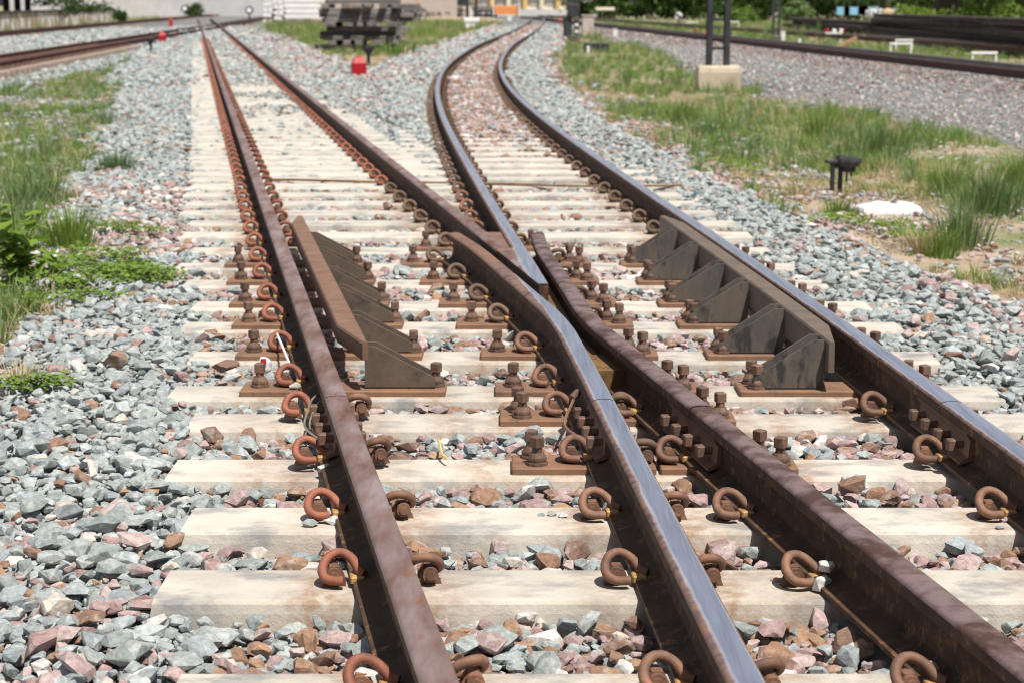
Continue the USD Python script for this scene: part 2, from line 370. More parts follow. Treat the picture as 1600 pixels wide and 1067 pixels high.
def sweep(prof, fn, ys, z0=0.006, closed=True, cap=True):
    """A profile (x across, z up) swept along the rail x = fn(y)."""
    ys = np.asarray(ys, float)
    xs = np.array([float(fn(y)) for y in ys])
    t = np.gradient(np.c_[xs, ys], axis=0)
    t /= np.linalg.norm(t, axis=1, keepdims=True)
    n = np.c_[t[:, 1], -t[:, 0]]
    pr = np.array(prof)
    k = len(pr)
    v = np.zeros((len(ys), k, 3))
    v[:, :, 0] = xs[:, None] + n[:, 0:1] * pr[None, :, 0]
    v[:, :, 1] = ys[:, None] + n[:, 1:2] * pr[None, :, 0]
    v[:, :, 2] = z0 + pr[None, :, 1]
    f = []
    for i in range(len(ys) - 1):
        for j in range(k if closed else k - 1):
            m = (j + 1) % k
            f += [(i * k + j, (i + 1) * k + m, i * k + m), (i * k + j, (i + 1) * k + j, (i + 1) * k + m)]
    v = v.reshape(-1, 3)
    if cap and closed:
        from shapely.geometry import Polygon
        v2, f2 = trimesh.creation.triangulate_polygon(Polygon(prof), engine='earcut')
        idx = [int(np.argmin(np.abs(pr - q).sum(1))) for q in v2]
        for tri in f2:
            a, b, c = (idx[i] for i in tri)
            f.append((a, b, c))
            o = (len(ys) - 1) * k
            f.append((o + a, o + c, o + b))
    m = trimesh.Trimesh(v, f, process=False)
    return m


def ysamples(a, b):
    out = [a]
    while out[-1] < b - 1e-6:
        out.append(min(b, out[-1] + max(.25, out[-1] * .04)))
    return out


def worn_top(parent, fn, ys, z0, wear):
    """The top of a rail, with how far wheels have polished it at each point."""
    m = sweep(TOP, fn, ys, z0, closed=False)
    w = np.array([float(wear(px_, y)) for y in ys for px_, _ in TOP], np.float32)
    p = obj('running_surface', m, 'rail_top_worn', parent, smooth=True)
    UsdGeom.PrimvarsAPI(UsdGeom.Mesh(p)).CreatePrimvar('wear', Sdf.ValueTypeNames.FloatArray, 'vertex').Set(Vt.FloatArray.FromNumpy(w))


def rail_parts(parent, fn, a, b, top, z0=0.006, side='rail_rust', body='rail_body', tops=None):
    ys = ysamples(a, b)
    obj(body, sweep(BODY, fn, ys, z0), side, parent)
    if top == 'rail_top_steel':
        worn_top(parent, fn, ys, z0, lambda x, y: np.clip((x + .034) / .026, 0, 1) * np.clip((.036 - x) / .014, 0, 1) if fn is B else np.clip((x + .036) / .016, 0, 1) * np.clip((.036 - x) / .020, 0, 1))
        return
    for (ta, tb, tm) in (tops or [(a, b, top)]):
        obj('running_surface', sweep(TOP, fn, ysamples(ta, tb), z0, closed=False), tm, parent)


# ---- joints: fishplates with square-nut bolts on both sides of the web
def fishplates(parent, fn, y, z0=0.006, side=(-1, 1)):
    L = 0.52
    for s in side:
        prof = [(s * .0085, .038), (s * .050, .025), (s * .052, .033), (s * .026, .046), (s * .022, .098), (s * .034, .112), (s * .032, .118), (s * .0085, .1125)]
        if s > 0:
            prof = prof[::-1]
        fp = obj('fishplate', sweep(prof[::-1], fn, [y - L / 2, y, y + L / 2], z0), 'plate_rust' if s > 0 else 'check_brown', parent)
        for k in (-.2, -.068, .068, .2):
            yy = y + k
            th = tangent(fn, yy)
            x = float(fn(yy))
            b = cat_([moved(cyl(0, 0, 0, .034, .012, n=8)), box(0, 0, .037, .034, .034, .024, bev=.003)])
            b.apply_transform(trimesh.transformations.rotation_matrix(s * math.pi / 2, [0, 1, 0]))
            b.apply_transform(trimesh.transformations.rotation_matrix(-th, [0, 0, 1]))
            b.apply_translation((x + s * .023 * math.cos(th), yy - s * .023 * math.sin(th), z0 + .072))
            obj('fishbolt', b, 'bolt_rust', fp)


JA, JB, JC, JD = 5.60, 5.55, 5.45, 5.52
TRACK_END = 170
ra = thing('rail', 'rusty left outer rail from the bottom edge to its joint beside two loose wires', 'rail')
rail_parts(ra, A, 1.6, JA - .003, 'rail_top_rusty')
fishplates(ra, A, JA)
ra2 = thing('rail', 'long straight rusty left rail running from the bolted joint far away to the left background', 'rail')
rail_parts(ra2, A, JA + .003, TRACK_END, 'rail_top_rusty', .0062)
rb = thing('rail', 'shiny blue grey topped rail at bottom centre, ending at a joint before the crossing', 'rail')
rail_parts(rb, B, 1.6, JB - .003, 'rail_top_steel')
fishplates(rb, B, JB)
rc = thing('rail', 'dark brown rusty topped rail crossing the lower right corner towards the crossing', 'rail')
rail_parts(rc, C, 1.6, JC - .003, 'rail_top_brown')
fishplates(rc, C, JC)
rd = thing('rail', 'shiny topped right outer rail from the right edge to its joint with four square nuts', 'rail')
rail_parts(rd, DV, 1.6, JD - .003, 'rail_top_steel')
fishplates(rd, DV, JD)
rd2 = thing('rail', 'long shiny right outer rail curving away from its joint past the check rail', 'rail')
rail_parts(rd2, DV, JD + .003, TRACK_END, 'rail_top_steel', .0062)

# ---- crossing (frog)
NOSE, SPLIT, HEEL = 7.92, 9.05, 13.2
lw = lambda y: float(B(y)) if y < 7.1 else float(C(y)) - .115 - max(0, y - 9.2) * .06
rw = lambda y: float(C(y)) if y < 7.1 else float(B(y)) + .115 + max(0, y - 9.2) * .06


def smooth_fn(fn, w=.14):
    return lambda y: float(np.mean([fn(y + d) for d in np.linspace(-w, w, 7)]))


lw, rw = smooth_fn(lw, .3), smooth_fn(rw, .3)
fr = thing('track_crossing', 'steel crossing in the middle where two rails merge into one pointed nose', 'rail crossing')


def wing(fn, a, b, z0, tops, name):
    ys = list(np.arange(a, b, .12)) + [b]
    obj(name, sweep(BODY, fn, ys, z0), 'rail_rust', fr)
    for ta, tb, tm in tops:
        obj('running_surface', sweep(TOP, fn, list(np.arange(ta, tb, .12)) + [tb], z0, closed=False), tm, fr)


wing(lw, JB + .003, 9.75, .0064, [(8.6, 9.75, 'check_brown')], 'wing_rail')
tx, tz = np.array([p_[0] for p_ in TOP[::-1]]), np.array([p_[1] for p_ in TOP[::-1]])


def part_top(fn, ys, lo_, hi_, z0, m_):
    """The strip of a rail's top between two lines that shift along it (where wheels have polished it, and where not)."""
    v, f, k = [], [], 6
    for y in ys:
        th = tangent(fn, y)
        for x in np.linspace(hi_(y), lo_(y), k):
            v.append((fn(y) + x * math.cos(th), y - x * math.sin(th), z0 + np.interp(x, tx, tz)))
    for i in range(len(ys) - 1):
        for j in range(k - 1):
            a_ = i * k + j
            f += [(a_, a_ + k + 1, a_ + 1), (a_, a_ + k, a_ + k + 1)]
    obj('running_surface', trimesh.Trimesh(np.array(v), f, process=False), m_, fr)


worn_top(fr, lw, list(np.linspace(JB + .003, 8.6, 36)), .0064, lambda x, y: np.clip((x - np.interp(y, [7.1, 8.6], [-.036, .034])) / .024, 0, 1) * np.clip((.037 - x) / .010, 0, 1))
wing(rw, JC + .003, 9.75, .0068, [(JC + .003, 9.75, 'rail_top_brown')], 'wing_rail')
ys = np.arange(NOSE, SPLIT + .06, .08)
le, re_ = [(float(C(y)) - .034, y) for y in ys], [(float(B(y)) + .034, y) for y in ys]
mid = [(float(C(y)) + float(B(y))) / 2 for y in ys]
nose_poly = le + re_[::-1]
obj('nose', slab(nose_poly, .03, .1612), 'rail_rust', fr)
# worn top of the nose: right strip polished, left strip rusty
yn = np.linspace(NOSE, SPLIT + .06, 16)
edge = lambda y: max(float(B(y)) - float(np.interp(y, [8.3, 9.05], [.014, .031])), float(C(y)) - .030)
nose_x = lambda y: np.linspace(float(C(y)) - .034, float(B(y)) + .034, 15)
nv = np.array([(x, y, .1657 - .004 * max(0, abs(2 * k / 14 - 1) - .8) / .2) for y in yn for k, x in enumerate(nose_x(y))])
nf = [t_ for i in range(15) for j in range(14) for a_ in (i * 15 + j,) for t_ in ((a_, a_ + 1, a_ + 16), (a_, a_ + 16, a_ + 15))]
p_ = obj('running_surface', trimesh.Trimesh(nv, nf, process=False), 'rail_top_worn', fr, smooth=True)
nwear = np.array([.95 * np.clip((x - float(B(y)) + .045) / .03, 0, 1) * np.clip((float(B(y)) + .036 - x) / .01, 0, 1) + .42 * np.clip((y - 8.1) * 2, 0, 1) * np.clip((SPLIT - y) * 1.6, 0, 1) * (x < float(B(y)) - .03) for y in yn for x in nose_x(y)], np.float32)
UsdGeom.PrimvarsAPI(UsdGeom.Mesh(p_)).CreatePrimvar('wear', Sdf.ValueTypeNames.FloatArray, 'vertex').Set(Vt.FloatArray.FromNumpy(nwear))
ys = ysamples(SPLIT, HEEL)
obj('leg_rail', sweep(BODY, C, ys, .0050), 'rail_rust', fr)
obj('running_surface', sweep(TOP, C, ys, .0060, closed=False), 'rail_top_rusty', fr)
obj('leg_rail', sweep(BODY, B, ys, .0072), 'rail_rust', fr)
worn_top(fr, B, ys, .0072, lambda x, y: np.clip((x + .034) / .026, 0, 1) * np.clip((.036 - x) / .014, 0, 1))
y2 = np.arange(SPLIT + .05, 10.1, .2)
obj('heel_block', slab([(float(C(y)) + .03, y) for y in y2] + [(float(B(y)) - .03, y) for y in y2[::-1]], .04, .148), 'check_brown', fr)
y3 = np.arange(6.6, 9.1, .2)
obj('crossing_floor', slab([(lw(y) + .03, y) for y in y3] + [(rw(y) - .03, y) for y in y3[::-1]], .02, .075), 'frog_gold', fr)
y4 = np.arange(5.9, 6.75, .1)
obj('spacer_block', slab([(lw(y) + .009, y) for y in y4[5:]] + [(rw(y) - .009, y) for y in y4[5:][::-1]], .02, .085), 'frog_gold', fr)

rf = thing('rail', 'rusty right rail of the straight left track leading away beyond the crossing', 'rail')
rail_parts(rf, C, HEEL + .003, TRACK_END, 'rail_top_rusty', .0056)
rv = thing('rail', 'shiny left rail of the curved right track bending away beyond the crossing', 'rail')
rail_parts(rv, B, HEEL + .003, TRACK_END, 'rail_top_steel', .0066)

# ---- bearers of the turnout with clips, plates and bolts
BACK = [2.98, 3.64, 4.35, 4.92, 5.53, 6.17, 6.64, 7.32, 8.02, 8.59, 9.28, 9.90, 10.55, 11.15, 11.75, 12.35, 12.95, 13.55]
LEFT = [.5, .49, .52, .46, .51, .456, .525, .45, .49, .44, .485, .53, .46, .50, .47, .52, .48, .5]
SLEEPER_RECTS = []       # (cx, cy, half length, half width, angle)


def sleeper_body(L, w=.25, wb=.30, h=.21, z=0.0, n_=9):
    pr = [(-wb / 2, -h), (-w / 2 - .004, -.030), (-w / 2 + .001, -.009), (-w / 2 + .007, -.002), (-w / 2 + .016, 0), (-w / 4, .001), (w / 4, .001), (w / 2 - .016, 0), (w / 2 - .007, -.002), (w / 2 - .001, -.009), (w / 2 + .004, -.030), (wb / 2, -h)]
    n = n_
    xs = np.linspace(-L / 2, L / 2, n)
    v, f = [], []
    for i, x in enumerate(xs):
        for (y, zz) in pr:
            e = (abs(zz) / h) * .03 * (1 if i in (0, n - 1) else 0)
            v.append((x + (e if i == n - 1 else -e if i == 0 else 0), y + rng.normal(0, .0010 if n_ < 20 else 0), zz + z + (rng.normal(0, .0008 if n_ < 20 else 0) if zz > -.1 else 0)))
    k = len(pr)
    for i in range(n - 1):
        for j in range(k - 1):
            f += [(i * k + j, (i + 1) * k + j, (i + 1) * k + j + 1), (i * k + j, (i + 1) * k + j + 1, i * k + j + 1)]
    for j in range(1, k - 1):
        f += [(0, j, j + 1), ((n - 1) * k, (n - 1) * k + j + 1, (n - 1) * k + j)]
    m = trimesh.Trimesh(np.array(v), f, process=False)
    m.fix_normals()
    return m


CLIP_PTS = [(-.034, -.012, .034), (-.022, -.004, .038), (-.006, .016, .056), (.014, .030, .073), (.037, .034, .079), (.060, .024, .071), (.073, .002, .051), (.071, -.018, .034), (.056, -.031, .024), (.036, -.036, .022), (.016, -.036, .023)]


def clip_mesh(n=22, sides=8):
    return tube(curve(CLIP_PTS, n), .0115, sides)


CLIP_PTS = [(x * .94, y * .94, .022 + (z - .022) * .88) for x, y, z in CLIP_PTS]
CLIP, CLIP_LO = clip_mesh(), clip_mesh(10, 5)
_sh = [prism([(.014, 0), (.072, 0), (.066, .014), (.052, .050), (.030, .050), (.016, .024)], -.004, .022), cyl(0, 0, -.03, .03, .019, n=10)]
_sh[1].apply_transform(trimesh.transformations.rotation_matrix(math.pi / 2, [1, 0, 0]))
_sh[1].apply_translation((.042, .016, .030))
_rod = cyl(0, 0, -.036, .036, .0115, n=8)
_rod.apply_transform(trimesh.transformations.rotation_matrix(math.pi / 2, [1, 0, 0]))
_rod.apply_translation((.042, .016, .030))
SHOULDER = cat_(_sh + [_rod])
INSUL = box(-.012, -.004, .022, .034, .05, .016, bev=.003)


def bolt_mesh(h=.085, n=10):
    ms = [cyl(0, 0, 0, .010, .033, n=n), cyl(0, 0, .010, .016, .029, .029, n), cyl(0, 0, .017, .023, .030, .030, n), cyl(0, 0, .024, .038, .027, .020, n), cyl(0, 0, .038, h - .03, .015, .015, n), box(0, 0, h - .014, .033, .033, .032, bev=.003)]
    return cat_(ms)


BOLT = bolt_mesh()


def place(m, x, y, z, th, flip=False, rz=0.0):
    """Put a fitting at a rail's foot edge; th is the lean of the rail; flip turns it to face the other way."""
    return moved(m, (x, y, z), -th + (math.pi if flip else 0) + rz)


def fit_clip(parent, fn, y, side, mat_, z=0.006, lo=False, jig=True):
    th = tangent(fn, y)
    x = float(fn(y)) + side * .070 * math.cos(th)
    yy = y - side * .070 * math.sin(th)
    zz = z - .006
    flip = side < 0
    # a clip of the left side faces the same way as a turned one: the hand of the clip is kept
    j = rng.normal(0, .14) if jig else 0
    m = CLIP_LO if lo else CLIP
    if flip:
        m = m.copy()
        m.vertices[:, 0] *= -1
        m.invert()
        obj('clip', place(m, x, yy, zz, th, False, j), mat_, parent)
        s2 = SHOULDER.copy()
        s2.vertices[:, 0] *= -1
        s2.invert()
        i2 = INSUL.copy()
        i2.vertices[:, 0] *= -1
        i2.invert()
    else:
        m, s2 = m.copy(), SHOULDER.copy()
        for k in (m, s2):
            k.vertices[:, 1] *= -1
            k.invert()
        obj('clip', place(m, x, yy, zz, th, False, j), mat_, parent)
        i2 = INSUL
    obj('shoulder', place(s2, x, yy, zz, th), mat_ if mat_ != 'clip_orange' else 'clip_brown', parent)
    if not lo:
        obj('insulator', place(i2, x, yy, zz, th), 'insulator', parent)


PLATES = []          # of the bearer at hand: bolts go under the plate they hold


def plate(parent, x0, x1, y, zt, depth=.17, name='base_plate', mt='plate_rust'):
    p = obj(name, box((x0 + x1) / 2, y, zt - .011, x1 - x0, depth, .022, bev=.004), mt, parent)
    PLATES.append((x0, x1, p))
    return p


def bolt(parent, x, y, z, mt='bolt_rust'):
    m = moved(BOLT, (x, y, z - .001), rng.uniform(0, 1.5))
    for a_, b_, p in PLATES:
        if a_ < x < b_:
            parent = p
    return obj('bolt', m, mt, parent)


row_words = ['whose front edge lies below the picture', 'lowest in the picture, cut by the bottom edge', 'second from the bottom edge', 'third from the bottom edge', 'fourth from the bottom edge, just below the wired joint',
             'under the bolted rail joints', 'under the nearest check rail chairs and the crumpled paper', 'carrying the second pair of check rail chairs, behind the white rod', 'carrying the third pair of check rail chairs, before the crossing nose',
             'under the tip of the crossing nose', 'under the fifth pair of check rail chairs, behind the nose tip', 'under the far ends of both check rails and wing rails', 'just beyond the far ends of the check rails', 'second beyond the check rails', 'third beyond the check rails',
             'fourth beyond the check rails', 'fifth beyond the check rails, the last but one long bearer', 'last long bearer carrying all four rails, nearest the thin brown cable']
CHK = range(6, 12)
check_l = lambda y: A(y) + .131
check_r = lambda y: float(DV(y)) - .131

for i, (bk, lf) in enumerate(zip(BACK, LEFT)):
    cy = bk - .125
    x0, x1 = A(cy) - lf, float(DV(cy)) + .47 + rng.uniform(-.04, .04)
    chk, frog = i in CHK, 4 <= i <= 12
    zb = -.016 if (chk or frog) else 0.0
    t = thing('concrete_bearer', f'long pale concrete sleeper {row_words[i]}', 'railway sleeper', group='long concrete bearers of the turnout')
    bm = moved(sleeper_body(x1 - x0, z=zb, n_=110), ((x0 + x1) / 2, cy, 0))
    bp = obj('body', bm, 'concrete', t, smooth=False)
    bv = np.array(bm.vertices)
    sv = np.zeros(len(bv))
    for fn in (A, B, C, DV):
        for o_ in (-.13, .13):
            sv = np.maximum(sv, rng.uniform(.35, .95) * np.exp(-((bv[:, 0] - float(fn(cy)) - o_) / .085) ** 2))
    if chk or frog:
        for o_ in (float(A(cy)) - .25, float(A(cy)) + .42, float(DV(cy)) - .42, float(B(cy)) - .28, float(C(cy)) + .28):
            sv = np.maximum(sv, rng.uniform(.3, .8) * np.exp(-((bv[:, 0] - o_) / .07) ** 2))
    UsdGeom.PrimvarsAPI(UsdGeom.Mesh(bp)).CreatePrimvar('stain', Sdf.ValueTypeNames.FloatArray, 'vertex').Set(Vt.FloatArray.FromNumpy(sv.astype(np.float32)))
    SLEEPER_RECTS.append(((x0 + x1) / 2, cy, (x1 - x0) / 2, .125, 0.0))
    hot = 'clip_orange'
    PLATES.clear()
    far = cy > 11
    # left outer rail
    if chk:
        plate(t, A(cy) - .27, A(cy) + .46, cy, .006)
        bolt(t, A(cy) - .205, cy - .01, .006)
        bolt(t, A(cy) + .425, cy + rng.uniform(-.03, .01), .006)
        fit_clip(t, A, cy + .02, -1, hot)
    else:
        fit_clip(t, A, cy, -1, hot if i > 0 else 'clip_brown')
        fit_clip(t, A, cy, 1, 'clip_brown' if i < 11 else hot)
    # crossing rails
    if frog:
        if i <= 5:
            fl, fr_ = B, C
        elif i <= 11:
            fl, fr_ = lw, rw
        else:
            fl, fr_ = (lambda y: float(C(y))), (lambda y: float(B(y)))
        if i <= 5:
            mp_ = (fl(cy) + fr_(cy)) / 2
            plate(t, fl(cy) - .29, min(fl(cy) + .20, mp_ - .006), cy, .006, mt='plate_rust')
            plate(t, max(fr_(cy) - .22, mp_ + .006), fr_(cy) + .27, cy, .006)
            fit_clip(t, fl, cy, 1, 'clip_dark')
            fit_clip(t, fr_, cy, -1, 'clip_brown')
        else:
            plate(t, fl(cy) - .28, fr_(cy) + .28, cy, .006)
        fit_clip(t, fl, cy, -1, 'clip_brown' if i < 8 else 'clip_dark')
        bolt(t, fl(cy) - .215, cy - (.04 if i < 6 else .0), .006)
        if i < 6:
            bolt(t, fl(cy) - .23, cy + .045, .006)
        bolt(t, fr_(cy) + .17, cy + .045, .006, 'bolt_rust')
        bolt(t, fr_(cy) + .22, cy - .045, .006, 'bolt_rust')
        if i > 5:
            fit_clip(t, fr_, cy, 1, 'clip_dark')
    else:
        l_, r_ = (B, C) if cy < 8 else (C, B)
        fit_clip(t, l_, cy, -1, 'clip_brown' if not far else 'clip_dark')
        fit_clip(t, r_, cy, 1, 'clip_dark')
        if cy < 6 or cy > 10.5:
            fit_clip(t, l_, cy, 1, 'clip_brown')
            fit_clip(t, r_, cy, -1, 'clip_brown')
    # right outer rail
    if chk:
        plate(t, float(DV(cy)) - .47, float(DV(cy)) + .25, cy, .006)
        bolt(t, float(DV(cy)) - .415, cy + .045, .006)
        bolt(t, float(DV(cy)) - .405, cy - .04, .006)
        bolt(t, float(DV(cy)) + .15, cy + .045, .006)
        bolt(t, float(DV(cy)) + .19, cy - .045, .006)
    else:
        fit_clip(t, DV, cy, -1, 'clip_brown' if not far else 'clip_dark')
        fit_clip(t, DV, cy, 1, 'clip_dark')

# ---- check rails on gusset chairs
for nm, fn, s, lab, topm in (('check_rail', check_l, 1, 'brown raised check rail with gusset brackets beside the left outer rail', 'check_brown'),
                             ('check_rail', check_r, -1, 'dark check rail on paired grey gusset brackets beside the right shiny rail', 'check_dark')):
    t = thing(nm, lab, 'check rail')
    # the guiding edge is cut back at both ends
    yy = np.r_[6.40, np.arange(6.75, 10.0, .25), 10.0, 10.35]
    cut = np.r_[.062, np.zeros(len(yy) - 2), .05]
    zb_ = .122 if s > 0 else .078
    out = lambda e: [(fn(y) + s * (.041 - e), y) for y in yy]
    inn = lambda e: [(fn(y) - s * (.041 - c - e), y) for y, c in zip(yy, cut)]
    def ring(e, z):
        return [(x, y, z) for x, y in out(e)] + [(x, y, z) for x, y in inn(e)[::-1]]
    rings = [ring(0, zb_), ring(0, .180), ring(.005, .187)]
    k = len(rings[0])
    v = np.array(sum(rings, []))
    f = []
    for a_ in range(2):
        for j in range(k):
            m_ = (j + 1) % k
            f += [(a_ * k + j, a_ * k + m_, a_ * k + k + m_), (a_ * k + j, a_ * k + k + m_, a_ * k + k + j)]
    h_ = k // 2
    for j in range(h_ - 1):
        for o, fl in ((2 * k, 0), (0, 1)):
            q_ = (o + j, o + j + 1, o + k - 2 - j, o + k - 1 - j)
            f += [(q_[0], q_[1], q_[2]), (q_[0], q_[2], q_[3])] if not fl else [(q_[0], q_[2], q_[1]), (q_[0], q_[3], q_[2])]
    gb = trimesh.Trimesh(v, f, process=False)
    gb.fix_normals()
    obj('guard_bar', gb, topm, t, smooth=25)
    for i in CHK:
        cy = BACK[i] - .125
        x = fn(cy) + s * .042
        for dy in ((-.055, .055) if s < 0 else (-.04, .05)):
            po = [(x, .012), (x + s * .25, .012), (x + s * .25, .045), (x + s * .035, .184 if s < 0 else .158), (x, .184 if s < 0 else .158)]
            obj('gusset', prism(po if s > 0 else po[::-1], cy + dy - .006, cy + dy + .006), 'gusset_grey' if s < 0 else 'gusset_brown', t, smooth=False)

# ---- plain sleepers beyond the turnout, one of each kind then copies
def plain_sleeper(name, label, group, gauge, clipm, L=2.0, w=.25):
    t = thing(name, label, 'railway sleeper', (0, 0, 0), group=group)
    obj('body', sleeper_body(L, w, w + .05), 'concrete', t)
    for s in (-1, 1):
        for q in (-1, 1):
            m, sh = CLIP_LO.copy(), SHOULDER.copy()
            for k in (m, sh):
                k.vertices[:, 0 if q < 0 else 1] *= -1
                k.invert()
            obj('clip', moved(m, (s * gauge / 2 + q * .07, 0, 0)), clipm, t)
            obj('shoulder', moved(sh, (s * gauge / 2 + q * .07, 0, 0)), 'clip_brown', t)
    return t


def lay(proto, cfn, ys, blend=None):
    first = True
    for k, y in enumerate(ys):
        th = -tangent(cfn, y)
        if blend:
            th *= min(1, max(0, (y - blend[0]) / (blend[1] - blend[0])))
        x = float(cfn(y))
        if first:
            xf = UsdGeom.Xform(proto)
            xf.ClearXformOpOrder()
            xf.GetPrim().RemoveProperty('xformOp:translate')
            xf.AddTranslateOp().Set(Gf.Vec3d(x, float(y), 0))
            xf.AddRotateZOp().Set(math.degrees(th))
            first = False
        else:
            copy_of(proto, (x, y, 0), th)
        SLEEPER_RECTS.append((x, y, 1.0, .125, th))


left_c = lambda y: (A(y) + C(y)) / 2
right_c = lambda y: (float(B(y)) + float(DV(y))) / 2
p1 = plain_sleeper('concrete_sleeper', 'pale concrete sleeper with orange rusty clips under the straight left track beyond the crossing', 'sleepers of the straight left track', 1.07, 'clip_orange', w=.37)
lay(p1, left_c, np.arange(14.03, 74, .545), (14, 24))
p2 = plain_sleeper('curve_sleeper', 'concrete sleeper with dark brown clips under the curved right track beyond the crossing', 'sleepers of the curved right track', 1.06, 'clip_dark')
lay(p2, right_c, np.arange(14.05, 70, .625), (14, 18))

# ---------------------------------------------------------------- the yard's other tracks
def line_fn(pts, z=RAILTOP):
    w = np.array([at(*q, z)[:2] for q in pts])
    w = w[np.argsort(w[:, 1])]
    k = np.polyfit(w[:, 1], w[:, 0], 1)
    return lambda y: k[0] * y + k[1]


l1r = line_fn([(0, 97), (100, 80), (200, 63), (300, 48)])
l2r = line_fn([(0, 53), (100, 43), (200, 34), (300, 26.5)])
r1l = line_fn([(1600, 110), (1400, 88), (1200, 68), (1000, 46), (900, 35)])
r2l = line_fn([(1600, 74), (1200, 47), (1000, 34.5)])
off = lambda f, d: (lambda y: f(y) + d)


def far_rail(fn, a, b, label, m='far_rail'):
    t = thing('rail', label, 'rail')
    ys = np.linspace(a, b, 12)
    obj('rail_body', sweep(BODY, fn, ys, .006), m, t)
    obj('running_surface', sweep(TOP, fn, ys, .006, closed=False), m, t)


far_rail(l1r, 24, 200, 'dark red right rail of the nearer siding on the left, passing behind the red marker')
far_rail(off(l1r, -1.07), 24, 200, 'dark red left rail of the nearer siding on the left edge')
far_rail(l2r, 40, 260, 'dark right rail of the farther siding, in front of the peeling plaster wall')
far_rail(off(l2r, -1.07), 40, 260, 'far left rail of the siding directly under the peeling plaster wall')
far_rail(r1l, 20, 190, 'nearest brown rail crossing the upper right, in front of the white trestles', 'far_rail')
far_rail(off(r1l, 1.07), 20, 190, 'grey topped second rail just behind the brown one on the upper right', 'far_rail_grey')
far_rail(r2l, 40, 210, 'dark rail of the farther track behind the white trestles', 'far_rail')
far_rail(off(r2l, 1.07), 40, 210, 'farthest rail on the right beside the grass under the trees', 'far_rail_grey')


def bare_sleeper(name, label, group, m='yard_concrete'):
    t = thing(name, label, 'railway sleeper', group=group)
    obj('body', sleeper_body(1.9), m, t)
    for s in (-1, 1):
        for q in (-1, 1):
            obj('clip', moved(CLIP_LO, (s * .535 + q * .075, 0, 0), 0 if q > 0 else math.pi), 'clip_brown', t)
    return t


s1 = bare_sleeper('siding_sleeper', 'weathered concrete sleeper with rusty clips under the nearer left siding', 'sleepers of the left siding')
lay(s1, off(l1r, -.535), np.arange(30, 62, .65))

# ---------------------------------------------------------------- ground
def fbm2(x, y, s, seed=0, o=3):
    return meshkit.fbm(np.stack([np.asarray(x) * s, np.asarray(y) * s, np.full(np.shape(x), seed * 3.7)], -1), o, seed)


def side_dist(x, y):
    """Metres outside the outer rails of the two tracks (negative between them)."""
    return np.maximum(A(y) - x, x - DV(np.minimum(y, 175)))


def bed(x, y):
    """Height of the ballast bed and soil."""
    x, y = np.asarray(x, float), np.asarray(y, float)
    s = side_dist(x, y)
    h = np.interp(s, [-9, .35, .62, 1.1, 1.9, 3.0], [-.085, -.085, -.05, -.06, -.15, -.17])
    h = np.where(s < .5, h + np.interp(y, [3, 6.5, 9, 15], [.004, .012, .024, .036]), h)
    mid = (x > C(y) + .55) & (x < B(np.minimum(y, 175)) - .55)
    h = np.where(mid, -.07, h)
    yc = np.clip(y, 0, 175)
    lat = np.abs(x - (A(y) + C(y)) / 2)
    h = np.where((lat < 1.1) & (y > 22), -.055, h)
    lat2 = np.abs(x - (B(yc) + DV(yc)) / 2)
    h = np.where((lat2 > .64) & (lat2 < 1.35) & (y > 15) & (x > C(y) + .75), np.maximum(h, -.085 + .075 * np.clip((y - 15) / 3, 0, 1)), h)
    h = np.where((lat2 < .4) & (y > 14), -.085 + .06 * np.clip((y - 14) / 6, 0, 1), h)
    return h


gx = np.unique(np.r_[-600, -350, -200, -120, np.arange(-80, -30, 5), np.arange(-30, -8, 1.0), np.arange(-8, 7, .12), np.arange(7, 30, 1.0), np.arange(30, 90, 5), 120, 200, 350, 600])
gy = np.unique(np.r_[-60, -20, -5, np.arange(0, 2.5, .5), np.arange(2.5, 14, .1), np.arange(14, 30, .25), np.arange(30, 80, 1.0), np.arange(80, 240, 5), 300, 450, 800, 1500])
X, Y = np.meshgrid(gx, gy)
Z = bed(X, Y) + (fbm2(X, Y, .9, 3) - .5) * .07 * np.clip(side_dist(X, Y) - 1.0, 0, 1) + (fbm2(X, Y, 7, 5) - .5) * .03 - .012
nx = len(gx)
idx = np.arange(len(gy) * nx).reshape(len(gy), nx)
q = np.stack([idx[:-1, :-1], idx[:-1, 1:], idx[1:, 1:], idx[1:, :-1]], -1).reshape(-1, 4)
green = np.clip((side_dist(X, Y) - 1.3) / .6, 0, 1)


